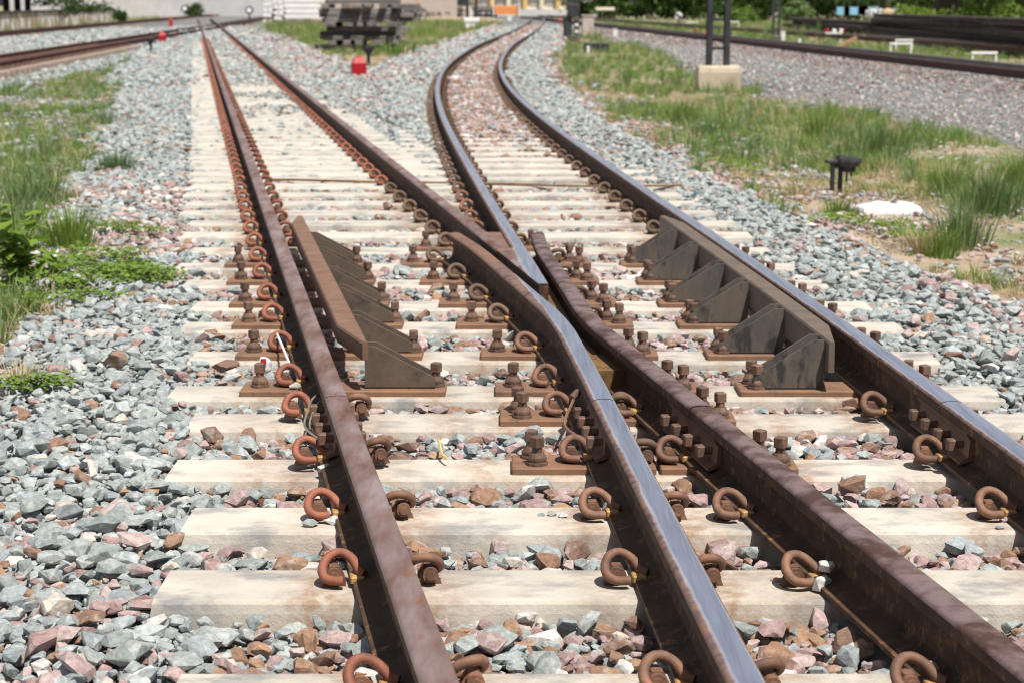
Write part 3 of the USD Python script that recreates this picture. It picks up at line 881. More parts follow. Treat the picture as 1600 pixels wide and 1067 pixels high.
def stoniness(x, y):
    """0 soil, 1 gravel: where the loose stone lies."""
    x, y = np.asarray(x, float), np.asarray(y, float)
    yc = np.clip(y, 0, 175)
    wob = (fbm2(x, y, .8, 11) - .5) * 1.1
    dl, dr = A(y) - x, x - DV(yc)
    left = (dl > -.3) & (dl + wob < np.interp(y, [3, 7, 10, 14, 20, 28, 40, 90], [2.4, 1.35, 1.25, 1.35, 1.5, 1.75, 2.2, 3]))
    right = (dr > -.3) & (dr + wob * .8 < np.interp(y, [5, 9, 12, 20, 35, 70], [1.6, 1.4, 1.1, 1.05, 1.1, 1.5]))
    inner = (dl <= 0) & (dr <= 0)
    midw = inner & (x > C(y) + .7) & (x < B(yc) - .7) & (y > 31)
    inner &= ~midw | (x - C(y) + wob < np.interp(y, [31, 50, 100], [2.6, 2.2, 2.2])) | (B(yc) - x + wob < np.interp(y, [31, 50, 100], [1.6, 1.9, 2.2]))
    r1 = (r1l(y) - x + wob * 1.4 < np.interp(y, [14, 21, 31, 45, 60, 100], [4.0, 4.4, 5.3, 4.6, 3.2, 2.4])) & (x - r1l(y) < 2.2) & (y > 14)
    l1 = (np.abs(x - l1r(y) + .6) + wob < np.interp(y, [24, 40, 80], [1.9, 2.1, 2.6])) & (y > 18)
    l2 = (x - l1r(y) < -1.5) & (x - l2r(y) > -1.8) & (y > 20)
    return left | right | inner | r1 | l1 | l2


st = stoniness(X, Y).astype(float)
M['ground_look'] = usdkit.material(stage, '/World/Looks/ground_look', {
    'g': ('geometry', {}), 'at': ('attribute', {'attribute': 'stone'}), 'ag': ('attribute', {'attribute': 'green'}),
    'v': ('voronoi_texture', {'scale': 19.0}), 'vr': ('rgb_ramp', {'ramp': [(0, (.21, .235, .235)), (.3, (.28, .30, .295)), (.5, (.15, .17, .17)), (.62, (.25, .17, .16)), (.75, (.32, .31, .30)), (.85, (.18, .11, .08)), (1, (.24, .265, .27))]}),
    'sp': ('separate_color', {}),
    'n': ('noise_texture', {'scale': 1.3, 'detail': 6.0, 'roughness': .65}), 'sr': ('rgb_ramp', {'ramp': [(.25, (.22, .165, .115)), (.5, (.34, .265, .20)), (.75, (.44, .36, .28))]}),
    'n2': ('noise_texture', {'scale': .55, 'detail': 5.0, 'roughness': .6}), 'gr': ('map_range', {'from_min': .42, 'from_max': .58, 'clamp': True}),
    'gm': ('math', {'math_type': 'multiply'}), 'mg': ('mix_color', {'b': (.105, .14, .045)}), 'mx': ('mix_color', {}),
    'nm': ('noise_texture', {'scale': 2.6, 'detail': 6.0, 'roughness': .7}), 'rm': ('map_range', {'from_min': .3, 'from_max': .7, 'to_min': .4, 'to_max': .95}), 'hm': ('hsv', {}),
    'bn': ('noise_texture', {'scale': 45.0, 'detail': 4.0}), 'b': ('bump', {'strength': .7, 'distance': .02}),
    'p': ('principled_bsdf', {'roughness': .95, 'specular_ior_level': .15})},
    [('g.position', 'v.vector'), ('v.color', 'sp.color'), ('sp.r', 'vr.fac'), ('g.position', 'n.vector'), ('n.fac', 'sr.fac'), ('g.position', 'n2.vector'), ('n2.fac', 'gr.value'),
     ('gr.result', 'gm.value1'), ('ag.fac', 'gm.value2'), ('gm.value', 'mg.fac'), ('sr.color', 'mg.a'), ('at.fac', 'mx.fac'), ('mg.result', 'mx.a'), ('g.position', 'nm.vector'), ('nm.fac', 'rm.value'), ('rm.result', 'hm.value'), ('vr.color', 'hm.color'), ('hm.color', 'mx.b'), ('mx.result', 'p.base_color'),
     ('g.position', 'bn.vector'), ('bn.fac', 'b.height'), ('b.normal', 'p.normal')], surface='p.BSDF')
gm = usdkit.mesh(stage, '/World/ground', trimesh.Trimesh(np.c_[X.ravel(), Y.ravel(), Z.ravel()], np.vstack([q[:, [0, 1, 2]], q[:, [0, 2, 3]]]), process=False), M['ground_look'], smooth=True)
for nm, val in (('stone', st), ('green', green)):
    UsdGeom.PrimvarsAPI(gm).CreatePrimvar(nm, Sdf.ValueTypeNames.FloatArray, 'vertex').Set(Vt.FloatArray.FromNumpy(val.ravel().astype(np.float32)))
tag(gm.GetPrim(), kind='structure')

# ---------------------------------------------------------------- ballast
def stone_proto(seed):
    r = np.random.default_rng(seed)
    p = r.normal(size=(20, 3))
    p /= np.linalg.norm(p, axis=1, keepdims=True)
    p *= r.uniform(.78, 1.05, (20, 1))
    p *= np.array([.5, r.uniform(.33, .46), r.uniform(.17, .30)])
    return trimesh.convex.convex_hull(p)


PROTOS = [stone_proto(100 + k) for k in range(7)]


def in_sleeper(x, y, grow):
    bad = np.zeros(len(x), bool)
    for cx, cy, hl, hw, th in SLEEPER_RECTS:
        near = np.abs(y - cy) < 1.2 if th else np.abs(y - cy) < .4
        if not near.any():
            continue
        i = np.nonzero(near)[0]
        dx, dy = x[i] - cx, y[i] - cy
        c, s = math.cos(th), math.sin(th)
        u, v = c * dx + s * dy, -s * dx + c * dy
        bad[i] |= (np.abs(u) < hl + grow) & (np.abs(v) < hw + grow)
    return bad


pts = []
def scatter(y0, y1, sp, smean, keep=1.0, zoff=0.0, seed=1, extra=1.3):
    r = np.random.default_rng(seed)
    w1 = .276 * y1 + extra
    xs, ys = np.arange(-w1, w1, sp), np.arange(y0, y1, sp)
    x, y = (a.ravel() for a in np.meshgrid(xs, ys))
    x, y = x + r.uniform(-.5, .5, len(x)) * sp, y + r.uniform(-.5, .5, len(y)) * sp
    k = (np.abs(x) < .276 * y + extra) & (r.random(len(x)) < keep)
    x, y = x[k], y[k]
    k = stoniness(x, y) | ((y < 34) & (r.random(len(x)) < .30 * np.clip((fbm2(x, y, .9, 71) - .38) * 8, .12, 1)))
    x, y = x[k], y[k]
    yc = np.clip(y, 0, 175)
    # leave the rails' own way free
    rail = np.zeros(len(x), bool)
    for fn in (A, C, B, DV):
        rail |= np.abs(x - fn(yc)) < .062
    for fn in (l1r, off(l1r, -1.07), l2r, off(l2r, -1.07), r1l, off(r1l, 1.07)):
        rail |= np.abs(x - fn(y)) < .06
    x, y = x[~rail], y[~rail]
    size = np.clip(r.lognormal(math.log(smean), .33, len(x)), smean * .5, smean * 2.0)
    # stones lie between sleepers, and here and there spill over where the middle is filled
    ins = in_sleeper(x, y, .008)
    s = side_dist(x, y)
    lat2 = np.abs(x - (B(np.clip(y, 0, 175)) + DV(np.clip(y, 0, 175))) / 2)
    fill = ((lat2 < .36 + .1 * r.random(len(x))) & (y > 19)) | ((y > 21.5 + 4 * r.random(len(x))) & (s < 0) & (x < C(y) + .8) & (fbm2(x, y, .5, 21) > .42))
    fill |= (lat2 > .66) & (lat2 < 1.3) & (y > 15.5) & (x > C(y) + .75)
    far_r = (r1l(y) - x < 7.5) & (s > 1.8) & (x > 0)
    size = np.where(far_r, size * .62, size)
    keepr = ~far_r | (r.random(len(x)) < .6)
    keepm = ~ins | (fill & (r.random(len(x)) < .75))
    z = bed(x, y) + size * .22 + zoff + np.where(ins, .085, 0)
    z = np.where(ins, size * .2, z)
    keepm &= keepr
    x, y, z, size = x[keepm], y[keepm], z[keepm], size[keepm]
    pts.append((x, y, z, size))


scatter(2.6, 6.0, .032, .049, 1.0, 0, 1)
scatter(2.6, 6.0, .056, .060, .8, .020, 2)
scatter(6.0, 10.5, .036, .050, 1.0, 0, 3)
scatter(6.0, 10.5, .062, .056, .7, .018, 4)
scatter(10.5, 17.0, .047, .052, 1.0, .006, 5)
scatter(17.0, 32.0, .072, .064, 1.0, .01, 6)
scatter(32.0, 70.0, .13, .10, .9, .015, 7)
scatter(70.0, 118.0, .27, .17, .85, .015, 8)
sx_, sy_, sz_, ss_ = (np.concatenate(a) for a in zip(*pts))
n = len(sx_)


def zone_probs(x, y):
    """How likely each kind of stone is: grey, blue grey, pink, brown, pale."""
    yc = np.clip(y, 0, 175)
    p = np.tile(np.array([.53, .34, .05, .045, .035]), (len(x), 1))
    dl, dr = A(y) - x, x - DV(yc)
    inner = (dl < .42) & (dr < .35)
    p[inner & (y < 15)] = (.28, .19, .32, .14, .07)
    p[inner & (y < 15) & (x > B(yc) + .05)] = (.18, .13, .41, .20, .08)
    p[(np.abs(x - (B(yc) + DV(yc)) / 2) < .48) & (y > 14)] = (.08, .08, .42, .30, .12)
    nb = fbm2(x, y, 1.1, 31)
    nr = np.min([np.abs(x - fn(yc)) for fn in (A, B, C, DV)], 0)
    near_rail = (nr < .2) & (y < 15)
    p[near_rail] = p[near_rail] * [.6, .5, .9, 2.2, .6]
    p /= p.sum(1, keepdims=True)
    pk = (dl > .4) & (y > 9.6) & (y < 14.5) & (nb > .40)
    p[pk] = (.10, .10, .45, .10, .25)
    p[(dl > .55) & (y < 5.2) & (nb > .60)] = (.35, .25, .2, .1, .1)
    edge = (dr > .95) & (nb > .42)
    p[edge] = (.22, .14, .42, .12, .10)
    rr = r1l(y) - x
    p[(rr < 7) & (rr > 1.2) & (dr > 1.8)] = (.30, .24, .22, .08, .16)
    p[(rr <= 1.2) & (dr > 1.8)] = (.12, .08, .55, .15, .10)
    md = (x > C(y) + .7) & (x < B(yc) - .7) & (nb > .52) & (y > 22)
    p[md] = (.22, .12, .36, .15, .15)
    return p


pr = zone_probs(sx_, sy_).cumsum(1)
kind = (rng.random(n)[:, None] > pr).sum(1).clip(0, 4)
shape = rng.integers(0, len(PROTOS), n)
ori = np.zeros((n, 4))
half = rng.uniform(0, np.pi, n)
tilt = np.abs(rng.normal(0, .38, n)) / 2
ta = rng.uniform(0, 2 * np.pi, n)
# tilt about a level axis after a turn about z
qz = np.stack([np.cos(half), 0 * half, 0 * half, np.sin(half)], 1)
qt = np.stack([np.cos(tilt), np.sin(tilt) * np.cos(ta), np.sin(tilt) * np.sin(ta), 0 * tilt], 1)
w1, x1_, y1_, z1_ = qt.T
w2, x2_, y2_, z2_ = qz.T
ori = np.stack([w1 * w2 - x1_ * x2_ - y1_ * y2_ - z1_ * z2_, w1 * x2_ + x1_ * w2 + y1_ * z2_ - z1_ * y2_, w1 * y2_ - x1_ * z2_ + y1_ * w2 + z1_ * x2_, w1 * z2_ + x1_ * y2_ - y1_ * x2_ + z1_ * w2], 1)

bal = thing('ballast', None, None, kind='structure')
infr = (np.abs(sx_) < .27 * sy_) & (sy_ > 3.35)
big = np.argsort(-(ss_ / sy_) * infr)[:300]
single = np.zeros(n, bool)
single[big] = True


def quat_mat(qv):
    w, x, y, z = qv
    return np.array([[1 - 2 * (y * y + z * z), 2 * (x * y - w * z), 2 * (x * z + w * y)], [2 * (x * y + w * z), 1 - 2 * (x * x + z * z), 2 * (y * z - w * x)], [2 * (x * z - w * y), 2 * (y * z + w * x), 1 - 2 * (x * x + y * y)]])


for i in big:
    m = stone_proto(1000 + int(i))
    v = m.vertices * ss_[i] @ quat_mat(ori[i]).T + [sx_[i], sy_[i], sz_[i]]
    obj('stone', trimesh.Trimesh(v, m.faces, process=False), STONES[kind[i]], bal, smooth=False)


def instancer(path, protos, idx_, pos, quats, scales, parent_kind='stuff'):
    pi = UsdGeom.PointInstancer.Define(stage, path)
    rel = pi.CreatePrototypesRel()
    for k, (m, mt) in enumerate(protos):
        pm = usdkit.mesh(stage, f'{path}/kind_{k:03d}', m, M[mt], smooth=False)
        rel.AddTarget(pm.GetPath())
    pi.CreateProtoIndicesAttr(Vt.IntArray.FromNumpy(np.asarray(idx_, np.int32)))
    pi.CreatePositionsAttr(Vt.Vec3fArray.FromNumpy(np.asarray(pos, np.float32)))
    qh = Vt.QuathArray([Gf.Quath(float(a), float(b), float(c), float(d)) for a, b, c, d in quats])
    pi.CreateOrientationsAttr(qh)
    pi.CreateScalesAttr(Vt.Vec3fArray.FromNumpy(np.asarray(scales, np.float32)))
    tag(pi.GetPrim(), kind=parent_kind)
    return pi.GetPrim()


rest = ~single
instancer('/World/ballast/loose_stone', [(PROTOS[s], STONES[k]) for k in range(5) for s in range(len(PROTOS))], kind[rest] * len(PROTOS) + shape[rest],
          np.c_[sx_, sy_, sz_][rest], ori[rest], np.repeat(ss_[rest][:, None], 3, 1))
print('stones', n)
# ---------------------------------------------------------------- soil plants: grass as ground cover, weeds one by one
def tuft_mesh(seed, n, h, lean, w, droop=.5, base=.05):
    r = np.random.default_rng(seed)
    v, f = [], []
    for k in range(n):
        a, b = r.uniform(0, 2 * np.pi), r.uniform(0, base)
        p = np.array([b * np.cos(a), b * np.sin(a), -.02])
        d = np.array([np.cos(a), np.sin(a), 0]) * r.uniform(.1, lean)
        hh = h * r.uniform(.45, 1.1)
        s = np.array([-np.sin(a + r.normal(0, .6)), np.cos(a), 0]) * w * r.uniform(.6, 1.2)
        q1 = p + d * hh * .35 + [0, 0, hh * .55]
        q2 = q1 + d * hh * .6 + [0, 0, hh * .45 * (1 - droop * r.random())]
        o = len(v)
        v += [p - s / 2, p + s / 2, q1 - s * .4, q1 + s * .4, q2]
        f += [(o, o + 1, o + 3), (o, o + 3, o + 2), (o + 2, o + 3, o + 4)]
    return trimesh.Trimesh(np.array(v), f, process=False)


TUFTS = [(tuft_mesh(1, 30, .17, .9, .007), 'grass_green'), (tuft_mesh(2, 26, .24, .7, .006), 'grass_blue'), (tuft_mesh(3, 26, .13, 1.0, .008), 'grass_green'),
         (tuft_mesh(4, 30, .11, 1.2, .006), 'grass_dry'), (tuft_mesh(5, 18, .18, 1.0, .005), 'grass_dry'), (tuft_mesh(6, 26, .15, .9, .008), 'grass_blue'),
         (tuft_mesh(7, 26, .06, 1.3, .014, base=.09), 'leaf_bright')]
gp = []
for (y0, y1, sp, sc, sd) in ((5.0, 11, .09, .95, 41), (11, 18, .115, 1.15, 42), (18, 34, .18, 1.3, 43), (34, 72, .42, 1.7, 44), (72, 150, .85, 3.0, 45)):
    r = np.random.default_rng(sd)
    w = .276 * y1 + 1.5
    x, y = (a.ravel() for a in np.meshgrid(np.arange(-w, w, sp), np.arange(y0, y1, sp)))
    x, y = x + r.uniform(-.5, .5, len(x)) * sp, y + r.uniform(-.5, .5, len(x)) * sp
    k = (np.abs(x) < .276 * y + 1.2) & ~stoniness(x, y) & (side_dist(x, y) > .9) | ((np.abs(x) < .276 * y + 1.2) & ~stoniness(x, y) & (y > 31))
    x, y = x[k], y[k]
    den = fbm2(x, y, .42 if y0 < 30 else .16, 51, 4)
    dn = fbm2(x, y, .8, 52)
    thr = np.where(y < 34, .425, .37)
    thr = np.where((y < 9) & (x > 0), .50, thr)
    k = (den > thr) | (r.random(len(x)) < .10)
    x, y, den, dn, thr = x[k], y[k], den[k], dn[k], thr[k]
    lush = (den > thr + .05) & (r.random(len(x)) < .93)
    u = r.random(len(x))
    kd = np.where(lush, np.select([u < .28, u < .42, u < .62, u < .74, u < .88], [0, 1, 2, 5, 4], 6), np.where(u < .45, 3, np.where(u < .7, 4, np.where(u < .85, 2, 6))))
    s = sc * r.uniform(.6, 1.25, len(x)) * np.where(lush, 1.0, .75)
    gp.append((x, y, bed(x, y) - .02 + (0 if y0 < 30 else 0), kd, s))
gx_, gy_, gz_, gk_, gs_ = (np.concatenate(a) for a in zip(*gp))
ga = rng.uniform(0, np.pi, len(gx_))
g = instancer('/World/grass', TUFTS, gk_, np.c_[gx_, gy_, gz_], np.stack([np.cos(ga), 0 * ga, 0 * ga, np.sin(ga)], 1), np.c_[gs_, gs_, gs_ * rng.uniform(.8, 1.15, len(gs_))])
tag(g, 'short green and dry grass growing on the bare soil beside the tracks', 'grass')
print('tufts', len(gx_))


def weed(px, py, h, n, m, label, w=.009, lean=.55, base=.10, m2=None, n2=0):
    p = at(px, py, -.15)
    t = thing('grass_clump', label, 'grass clump', (p[0], p[1], float(bed(p[0], p[1])) - .02))
    obj('blades', tuft_mesh(int(px * 7 + py), int(n * 2.4), h, lean, w * .85, base=base * 1.15), m, t, smooth=False)
    if m2:
        obj('dry_stalks', tuft_mesh(int(px * 3 + py), n2, h * 1.05, lean * .8, w * .8, base=base), m2, t, smooth=False)


weed(1500, 385, .42, 130, 'grass_blue', 'tall grass clump at the right edge with pale seed stalks, nearest of the tall ones', base=.16, m2='grass_dry', n2=18)
weed(1545, 330, .46, 150, 'grass_blue', 'biggest dark green grass clump on the right, right of the white plastic sheet', base=.22, m2='grass_dry', n2=14)
weed(1480, 300, .42, 130, 'grass_green', 'wide green grass clump behind the right end of the white plastic sheet', base=.2, m2='grass_dry', n2=10)
weed(1590, 290, .45, 120, 'grass_green', 'tall green grass clump cut by the right picture edge', base=.2)
weed(1440, 405, .22, 80, 'grass_dry', 'pale dry straw clump in front of the tall green clumps on the right', base=.10)
weed(1470, 408, .26, 80, 'grass_green', 'light green clump at the edge of the grey stones on the right', base=.10)
weed(1310, 348, .20, 110, 'grass_green', 'low green clump left of the white plastic sheet', base=.12)
weed(1245, 322, .20, 70, 'grass_dry', 'dry straw clump left of the black point machine stand', base=.12)
weed(1060, 195, .42, 150, 'grass_green', 'round bright green clump in front of the concrete mast foot', base=.3)
weed(1100, 222, .36, 120, 'grass_blue', 'bluish clump right of the curved track stones', base=.25)
weed(1280, 215, .46, 170, 'grass_green', 'long green clump halfway between mast foot and black stand', base=.4)
weed(1370, 238, .46, 160, 'grass_blue', 'dark green clump behind and right of the black stand', base=.35)
weed(185, 285, .26, 110, 'grass_blue', 'grey green clump at the stone edge left of the straight track', base=.14)
weed(160, 205, .36, 130, 'grass_blue', 'dark green clump in the left grass, level with the start of the sleepers', base=.3)
weed(60, 330, .34, 130, 'grass_blue', 'grey green grass clump behind the leafy weed at the left edge', base=.2)
weed(112, 415, .38, 150, 'leaf_bright', 'bright yellow green grass clump right of the leafy weed', w=.008, base=.12)
weed(25, 520, .16, 90, 'grass_blue', 'small grey green tuft under the leafy weed at the left edge', base=.09, m2='grass_dry', n2=20)
weed(35, 640, .15, 150, 'grass_dry', 'straw coloured dry clump at the left edge among the grey stones', w=.005, base=.14, lean=.9)
weed(90, 530, .14, 60, 'grass_dry', 'thin dry stalks on the brown soil below the leafy weed', w=.004, base=.2, lean=1.2)


def leaf(l, w, fold=.25):
    v = np.array([(0, 0, 0), (l * .3, -w * .5, .25 * fold * w), (l * .3, w * .5, .25 * fold * w), (l * .65, -w * .42, .1 * fold * w - .04 * l), (l * .65, w * .42, .1 * fold * w - .04 * l), (l, 0, -.12 * l), (l * .45, 0, -.02 * l)])
    f = [(0, 1, 6), (0, 6, 2), (1, 3, 6), (2, 6, 4), (3, 5, 6), (6, 5, 4)]
    return trimesh.Trimesh(v, f, process=False)


def leafy_plant(px, py, h, stems, label):
    p = at(px, py, -.15)
    t = thing('leafy_weed', label, 'weed', (p[0], p[1], float(bed(p[0], p[1])) - .02))
    r = np.random.default_rng(int(px + py))
    for s in range(stems):
        a = r.uniform(0, 2 * np.pi)
        hh = h * r.uniform(.55, 1.0)
        top = np.array([np.cos(a) * hh * .35, np.sin(a) * hh * .35, hh])
        q = curve([(r.normal(0, .02), r.normal(0, .02), 0), top * [.3, .3, .5], top], 8)
        obj('stem', tube(q, np.linspace(.005, .002, 8), 5), 'leaf_bright', t)
        ls = []
        for k in range(13):
            i = r.uniform(.25, 1)
            o = q[int(i * 7)]
            L = r.uniform(.06, .125) * (1.15 - .4 * (i > .9))
            m = leaf(L, L * .62)
            m.apply_transform(trimesh.transformations.euler_matrix(r.normal(0, .3), r.uniform(-.5, .5), r.uniform(0, 6.28)))
            m.apply_translation(o)
            ls.append(m)
        for k, m in enumerate(ls):
            obj('leaf', m, 'leaf_weed', t, smooth=False)


leafy_plant(32, 474, .56, 9, 'tall bright green leafy weed standing at the left picture edge')
leafy_plant(75, 470, .22, 4, 'lower leafy weed leaning right beside the tall leafy one')

# creeping weed over the stones
r = np.random.default_rng(77)
cl = []
for k in range(4):
    ms = []
    for j in range(16):
        m = leaf(r.uniform(.018, .034), r.uniform(.014, .024))
        m.apply_transform(trimesh.transformations.euler_matrix(r.normal(0, .35), r.normal(-.15, .3), r.uniform(0, 6.28)))
        m.apply_translation((r.normal(0, .04), r.normal(0, .04), r.uniform(.005, .035)))
        ms.append(m)
    cl.append((cat_(ms), 'leaf_bright'))
cp = []
for (px, py, rx, ry, nn) in ((170, 440, 75, 26, 230), (215, 452, 70, 16, 90), (210, 375, 70, 8, 70), (130, 475, 60, 14, 100), (60, 462, 60, 22, 120), (50, 634, 45, 5, 24), (1140, 262, 45, 10, 70), (1370, 358, 40, 12, 50), (1150, 270, 40, 6, 40), (1300, 355, 25, 7, 25), (1420, 372, 30, 8, 30)):
    for k in range(nn):
        q = at(px + r.normal(0, rx * .65), py + r.normal(0, ry * .65), -.08)
        if fbm2(q[0], q[1], 5.0, 61) > .47 and side_dist(q[0], q[1]) > .55:
            cp.append((q[0], q[1], float(bed(q[0], q[1])) + r.uniform(.035, .06)))
ca = r.uniform(0, np.pi, len(cp))
cs_ = r.uniform(.6, 1.15, len(cp))
g = instancer('/World/creeping_weed', cl, r.integers(0, 4, len(cp)), np.array(cp), np.stack([np.cos(ca), 0 * ca, 0 * ca, np.sin(ca)], 1), np.repeat(cs_[:, None], 3, 1))
tag(g, 'small leaved bright green creeper spreading over the stones on the left', 'creeper')


# ---------------------------------------------------------------- loose things on and by the near track
def lone_stone(px, py, z, size, m, label, seed, rz=0.0, flat=1.0):
    p = at(px, py, z)
    s = stone_proto(seed)
    s.vertices *= [1, 1, flat]
    s.apply_scale(size)
    s.apply_translation((0, 0, -s.bounds[0][2]))
    t = obj('loose_stone', moved(s, p, rz), m, None, label, 'stone', smooth=False)


lone_stone(462, 608, .006, .055, 'stone_pale', 'pale grey stone on the rusty plate beside a clip, by the red and white paper', 301)
lone_stone(507, 738, 0, .055, 'stone_pale', 'white stone against the orange clip, left of the left rail', 302, .6, 1.3)
lone_stone(566, 1060, .03, .075, 'stone_pale', 'cream stone lying inside the clip at the bottom edge', 303, .2)
lone_stone(484, 822, 0, .05, 'stone_grey', 'grey stone on the sleeper end next to an orange clip, left of its pair', 304, .2, 1.3)
lone_stone(521, 818, 0, .06, 'stone_pale', 'cream stone beside the grey one under an orange clip', 305, .4)
lone_stone(845, 806, 0, .025, 'stone_grey', 'tiny grey pebble alone on a pale sleeper between the rails', 306)
lone_stone(862, 806, 0, .032, 'stone_grey', 'small grey pebble in the middle of a sleeper, beside a beige pebble', 307)
lone_stone(879, 808, 0, .03, 'stone_pale', 'small beige pebble in the middle of a sleeper', 308)
lone_stone(953, 800, 0, .055, 'stone_grey', 'grey stone wedged against the clip left of the shiny rail', 309, 1.2, 1.2)
lone_stone(1003, 927, 0, .028, 'stone_grey', 'flat grey pebble beside the clip left of the shiny rail', 310)
lone_stone(1283, 925, .0, .055, 'stone_pale', 'silvery white stone under the clip in the lower right', 311, .4, 1.5)
lone_stone(1290, 893, .05, .045, 'stone_pale', 'white triangular stone lodged inside the lower right clip', 312, .3, 1.4)
lone_stone(1212, 908, 0, .03, 'stone_pink', 'pink pebble on the sleeper left of the lower right clip', 313)
lone_stone(1452, 1048, .04, .05, 'stone_pink', 'pinkish stone resting on the clip at the lower right edge', 314, .5, 1.2)
lone_stone(1563, 826, 0, .03, 'stone_grey', 'dark grey pebble on the sleeper near the right edge', 315)
lone_stone(1572, 815, 0, .045, 'stone_pink', 'pink stone on the sleeper beside the right edge clip', 316, .3)
lone_stone(178, 578, -.03, .125, 'stone_brown', 'largest brown slab of stone among the grey stones on the left', 317, .9, 1.1)
lone_stone(90, 706, -.03, .105, 'stone_brown', 'big orange brown stone near the left edge', 318, 1.1, 1.2)
lone_stone(606, 329, 0, .09, 'stone_brown', 'round brown stone on a pale sleeper left of the crossing rails', 319, .2, 1.5)
lone_stone(232, 950, -.03, .10, 'stone_pink', 'dark red brown stone at the end of the lowest full sleeper', 320, .1, .9)
lone_stone(1335, 770, -.02, .11, 'stone_brown', 'big brown stone between two sleepers right of the dark brown rail', 321, .3)
lone_stone(1392, 782, -.02, .10, 'stone_brown', 'brown lump of stone in the middle of the right hand gap', 322, .8)
lone_stone(350, 580, -.02, .12, 'stone_brown', 'reddish brown flat stone between two sleeper ends on the left', 323, .2)

p = at(412, 590, .0)
t = thing('crumpled_paper', 'crumpled white and red scrap of paper leaning behind a bolt on the left', 'litter', (p[0], p[1], 0.0))
w = trimesh.creation.icosphere(2, .032)
w.vertices *= 1 + .35 * (meshkit.noise(w.vertices * 60, 3)[:, None] - .5)
w.vertices *= [.8, .6, 1.05]
w.apply_translation((0, .03, .04))
obj('paper', w, 'white_plastic', t)
obj('red_print', slab([(-.012, .004), (.004, .004), (.004, .03), (.014, .03), (.014, .05), (-.006, .05)], 0, .003).apply_transform(trimesh.transformations.rotation_matrix(1.45, [1, 0, 0])).apply_translation((-.004, .004, .02)), 'red_paint', t)
a, b = at(433, 522, .07), at(452, 567, .03)
obj('white_rod', bar(a, b, .009, n=6), 'white_paint', None, 'thin white rod leaning on the clip left of the left rail', 'rod')
a = [at(*q, .01) for q in ((684, 686), (688, 700), (694, 712), (700, 716))]
obj('yellow_strap', tube(curve(np.array(a) + [0, 0, .0], 10), .004, 5), 'yellow_paint', None, 'short yellow plastic strip on the stones between the rails', 'litter')
q = [at(*k, z) for k, z in (((504, 618), .09), ((487, 625), .10), ((478, 650), .075), ((481, 673), .05), ((500, 686), .03), ((520, 697), .01), ((540, 716), -.03))]
obj('bond_wire', tube(curve(q, 30), .0035, 6), 'wire', None, 'looped grey bonding wire beside the left rail joint, outer one', 'wire')
q = [at(*k, z) for k, z in (((503, 628), .08), ((491, 640), .08), ((484, 660), .05), ((487, 676), .03), ((505, 690), .02), ((530, 706), .0))]
obj('bond_wire', tube(curve(q, 30), .003, 6), 'wire', None, 'second bonding wire inside the looped one at the left rail joint', 'wire')
t = thing('bond_cable', 'thick rusty bonding cable with a dark lug beside the shiny rail joint', 'cable')
q = [at(*k, z) for k, z in (((896, 617), .10), ((889, 640), .08), ((882, 660), .06), ((892, 675), .05), ((915, 690), .03), ((935, 708), .0), ((950, 720), -.02))]
obj('cable', tube(curve(q, 30), .005, 6), 'check_brown', t)
obj('lug', tube([at(893, 622, .10), at(903, 612, .115)], .012, 8), 'bolt_rust', t)
q = [at(425, 281, .012), at(520, 283, .014), at(600, 285, .012), at(690, 286, .004), at(780, 288, .012), at(900, 291, .013), at(1000, 291, .012), at(1065, 290, .01)]
obj('thin_cable', tube(curve(q, 30), .010, 6), 'frog_gold', None, 'thin brown cable lying straight across both tracks behind the crossing', 'cable')

p = at(1383, 332, -.14)
n1, n2 = 40, 14
u, v = np.meshgrid(np.linspace(-1, 1, n1), np.linspace(-1, 1, n2))
hgt = .042 * (1 - u ** 2) ** .5 * (1 - v ** 2) * (1 + .9 * (meshkit.noise(np.stack([u * 4, v * 3, 0 * u], -1), 8) - .5)) * np.where(np.abs(u - .25) < .12, .55, 1)
xx, yy = u * .26, v * .10 * (1 + .3 * np.sin(u * 3)) + .05 * np.sin(u * 2.2 + .6)
vv = np.vstack([np.stack([xx, yy, hgt + .028], -1).reshape(-1, 3), np.stack([xx, yy, 0 * hgt - .012], -1).reshape(-1, 3)])
ii = np.arange(n1 * n2).reshape(n2, n1)
qd = np.stack([ii[:-1, :-1], ii[:-1, 1:], ii[1:, 1:], ii[1:, :-1]], -1).reshape(-1, 4)
rim = np.r_[ii[0, :], ii[1:, -1], ii[-1, -2::-1], ii[-2:0:-1, 0]]
o = n1 * n2
ff = [t_ for a_, b_, c_, d_ in qd for t_ in ((a_, b_, c_), (a_, c_, d_), (o + a_, o + c_, o + b_), (o + a_, o + d_, o + c_))]
for k in range(len(rim)):
    a_, b_ = rim[k], rim[(k + 1) % len(rim)]
    ff += [(b_, a_, o + a_), (b_, o + a_, o + b_)]
obj('plastic_sheet', moved(trimesh.Trimesh(vv, ff, process=False), p, -.12), 'white_plastic', None, 'crumpled white plastic sheet lying on the stones right of the curved track', 'plastic sheet', smooth=60)

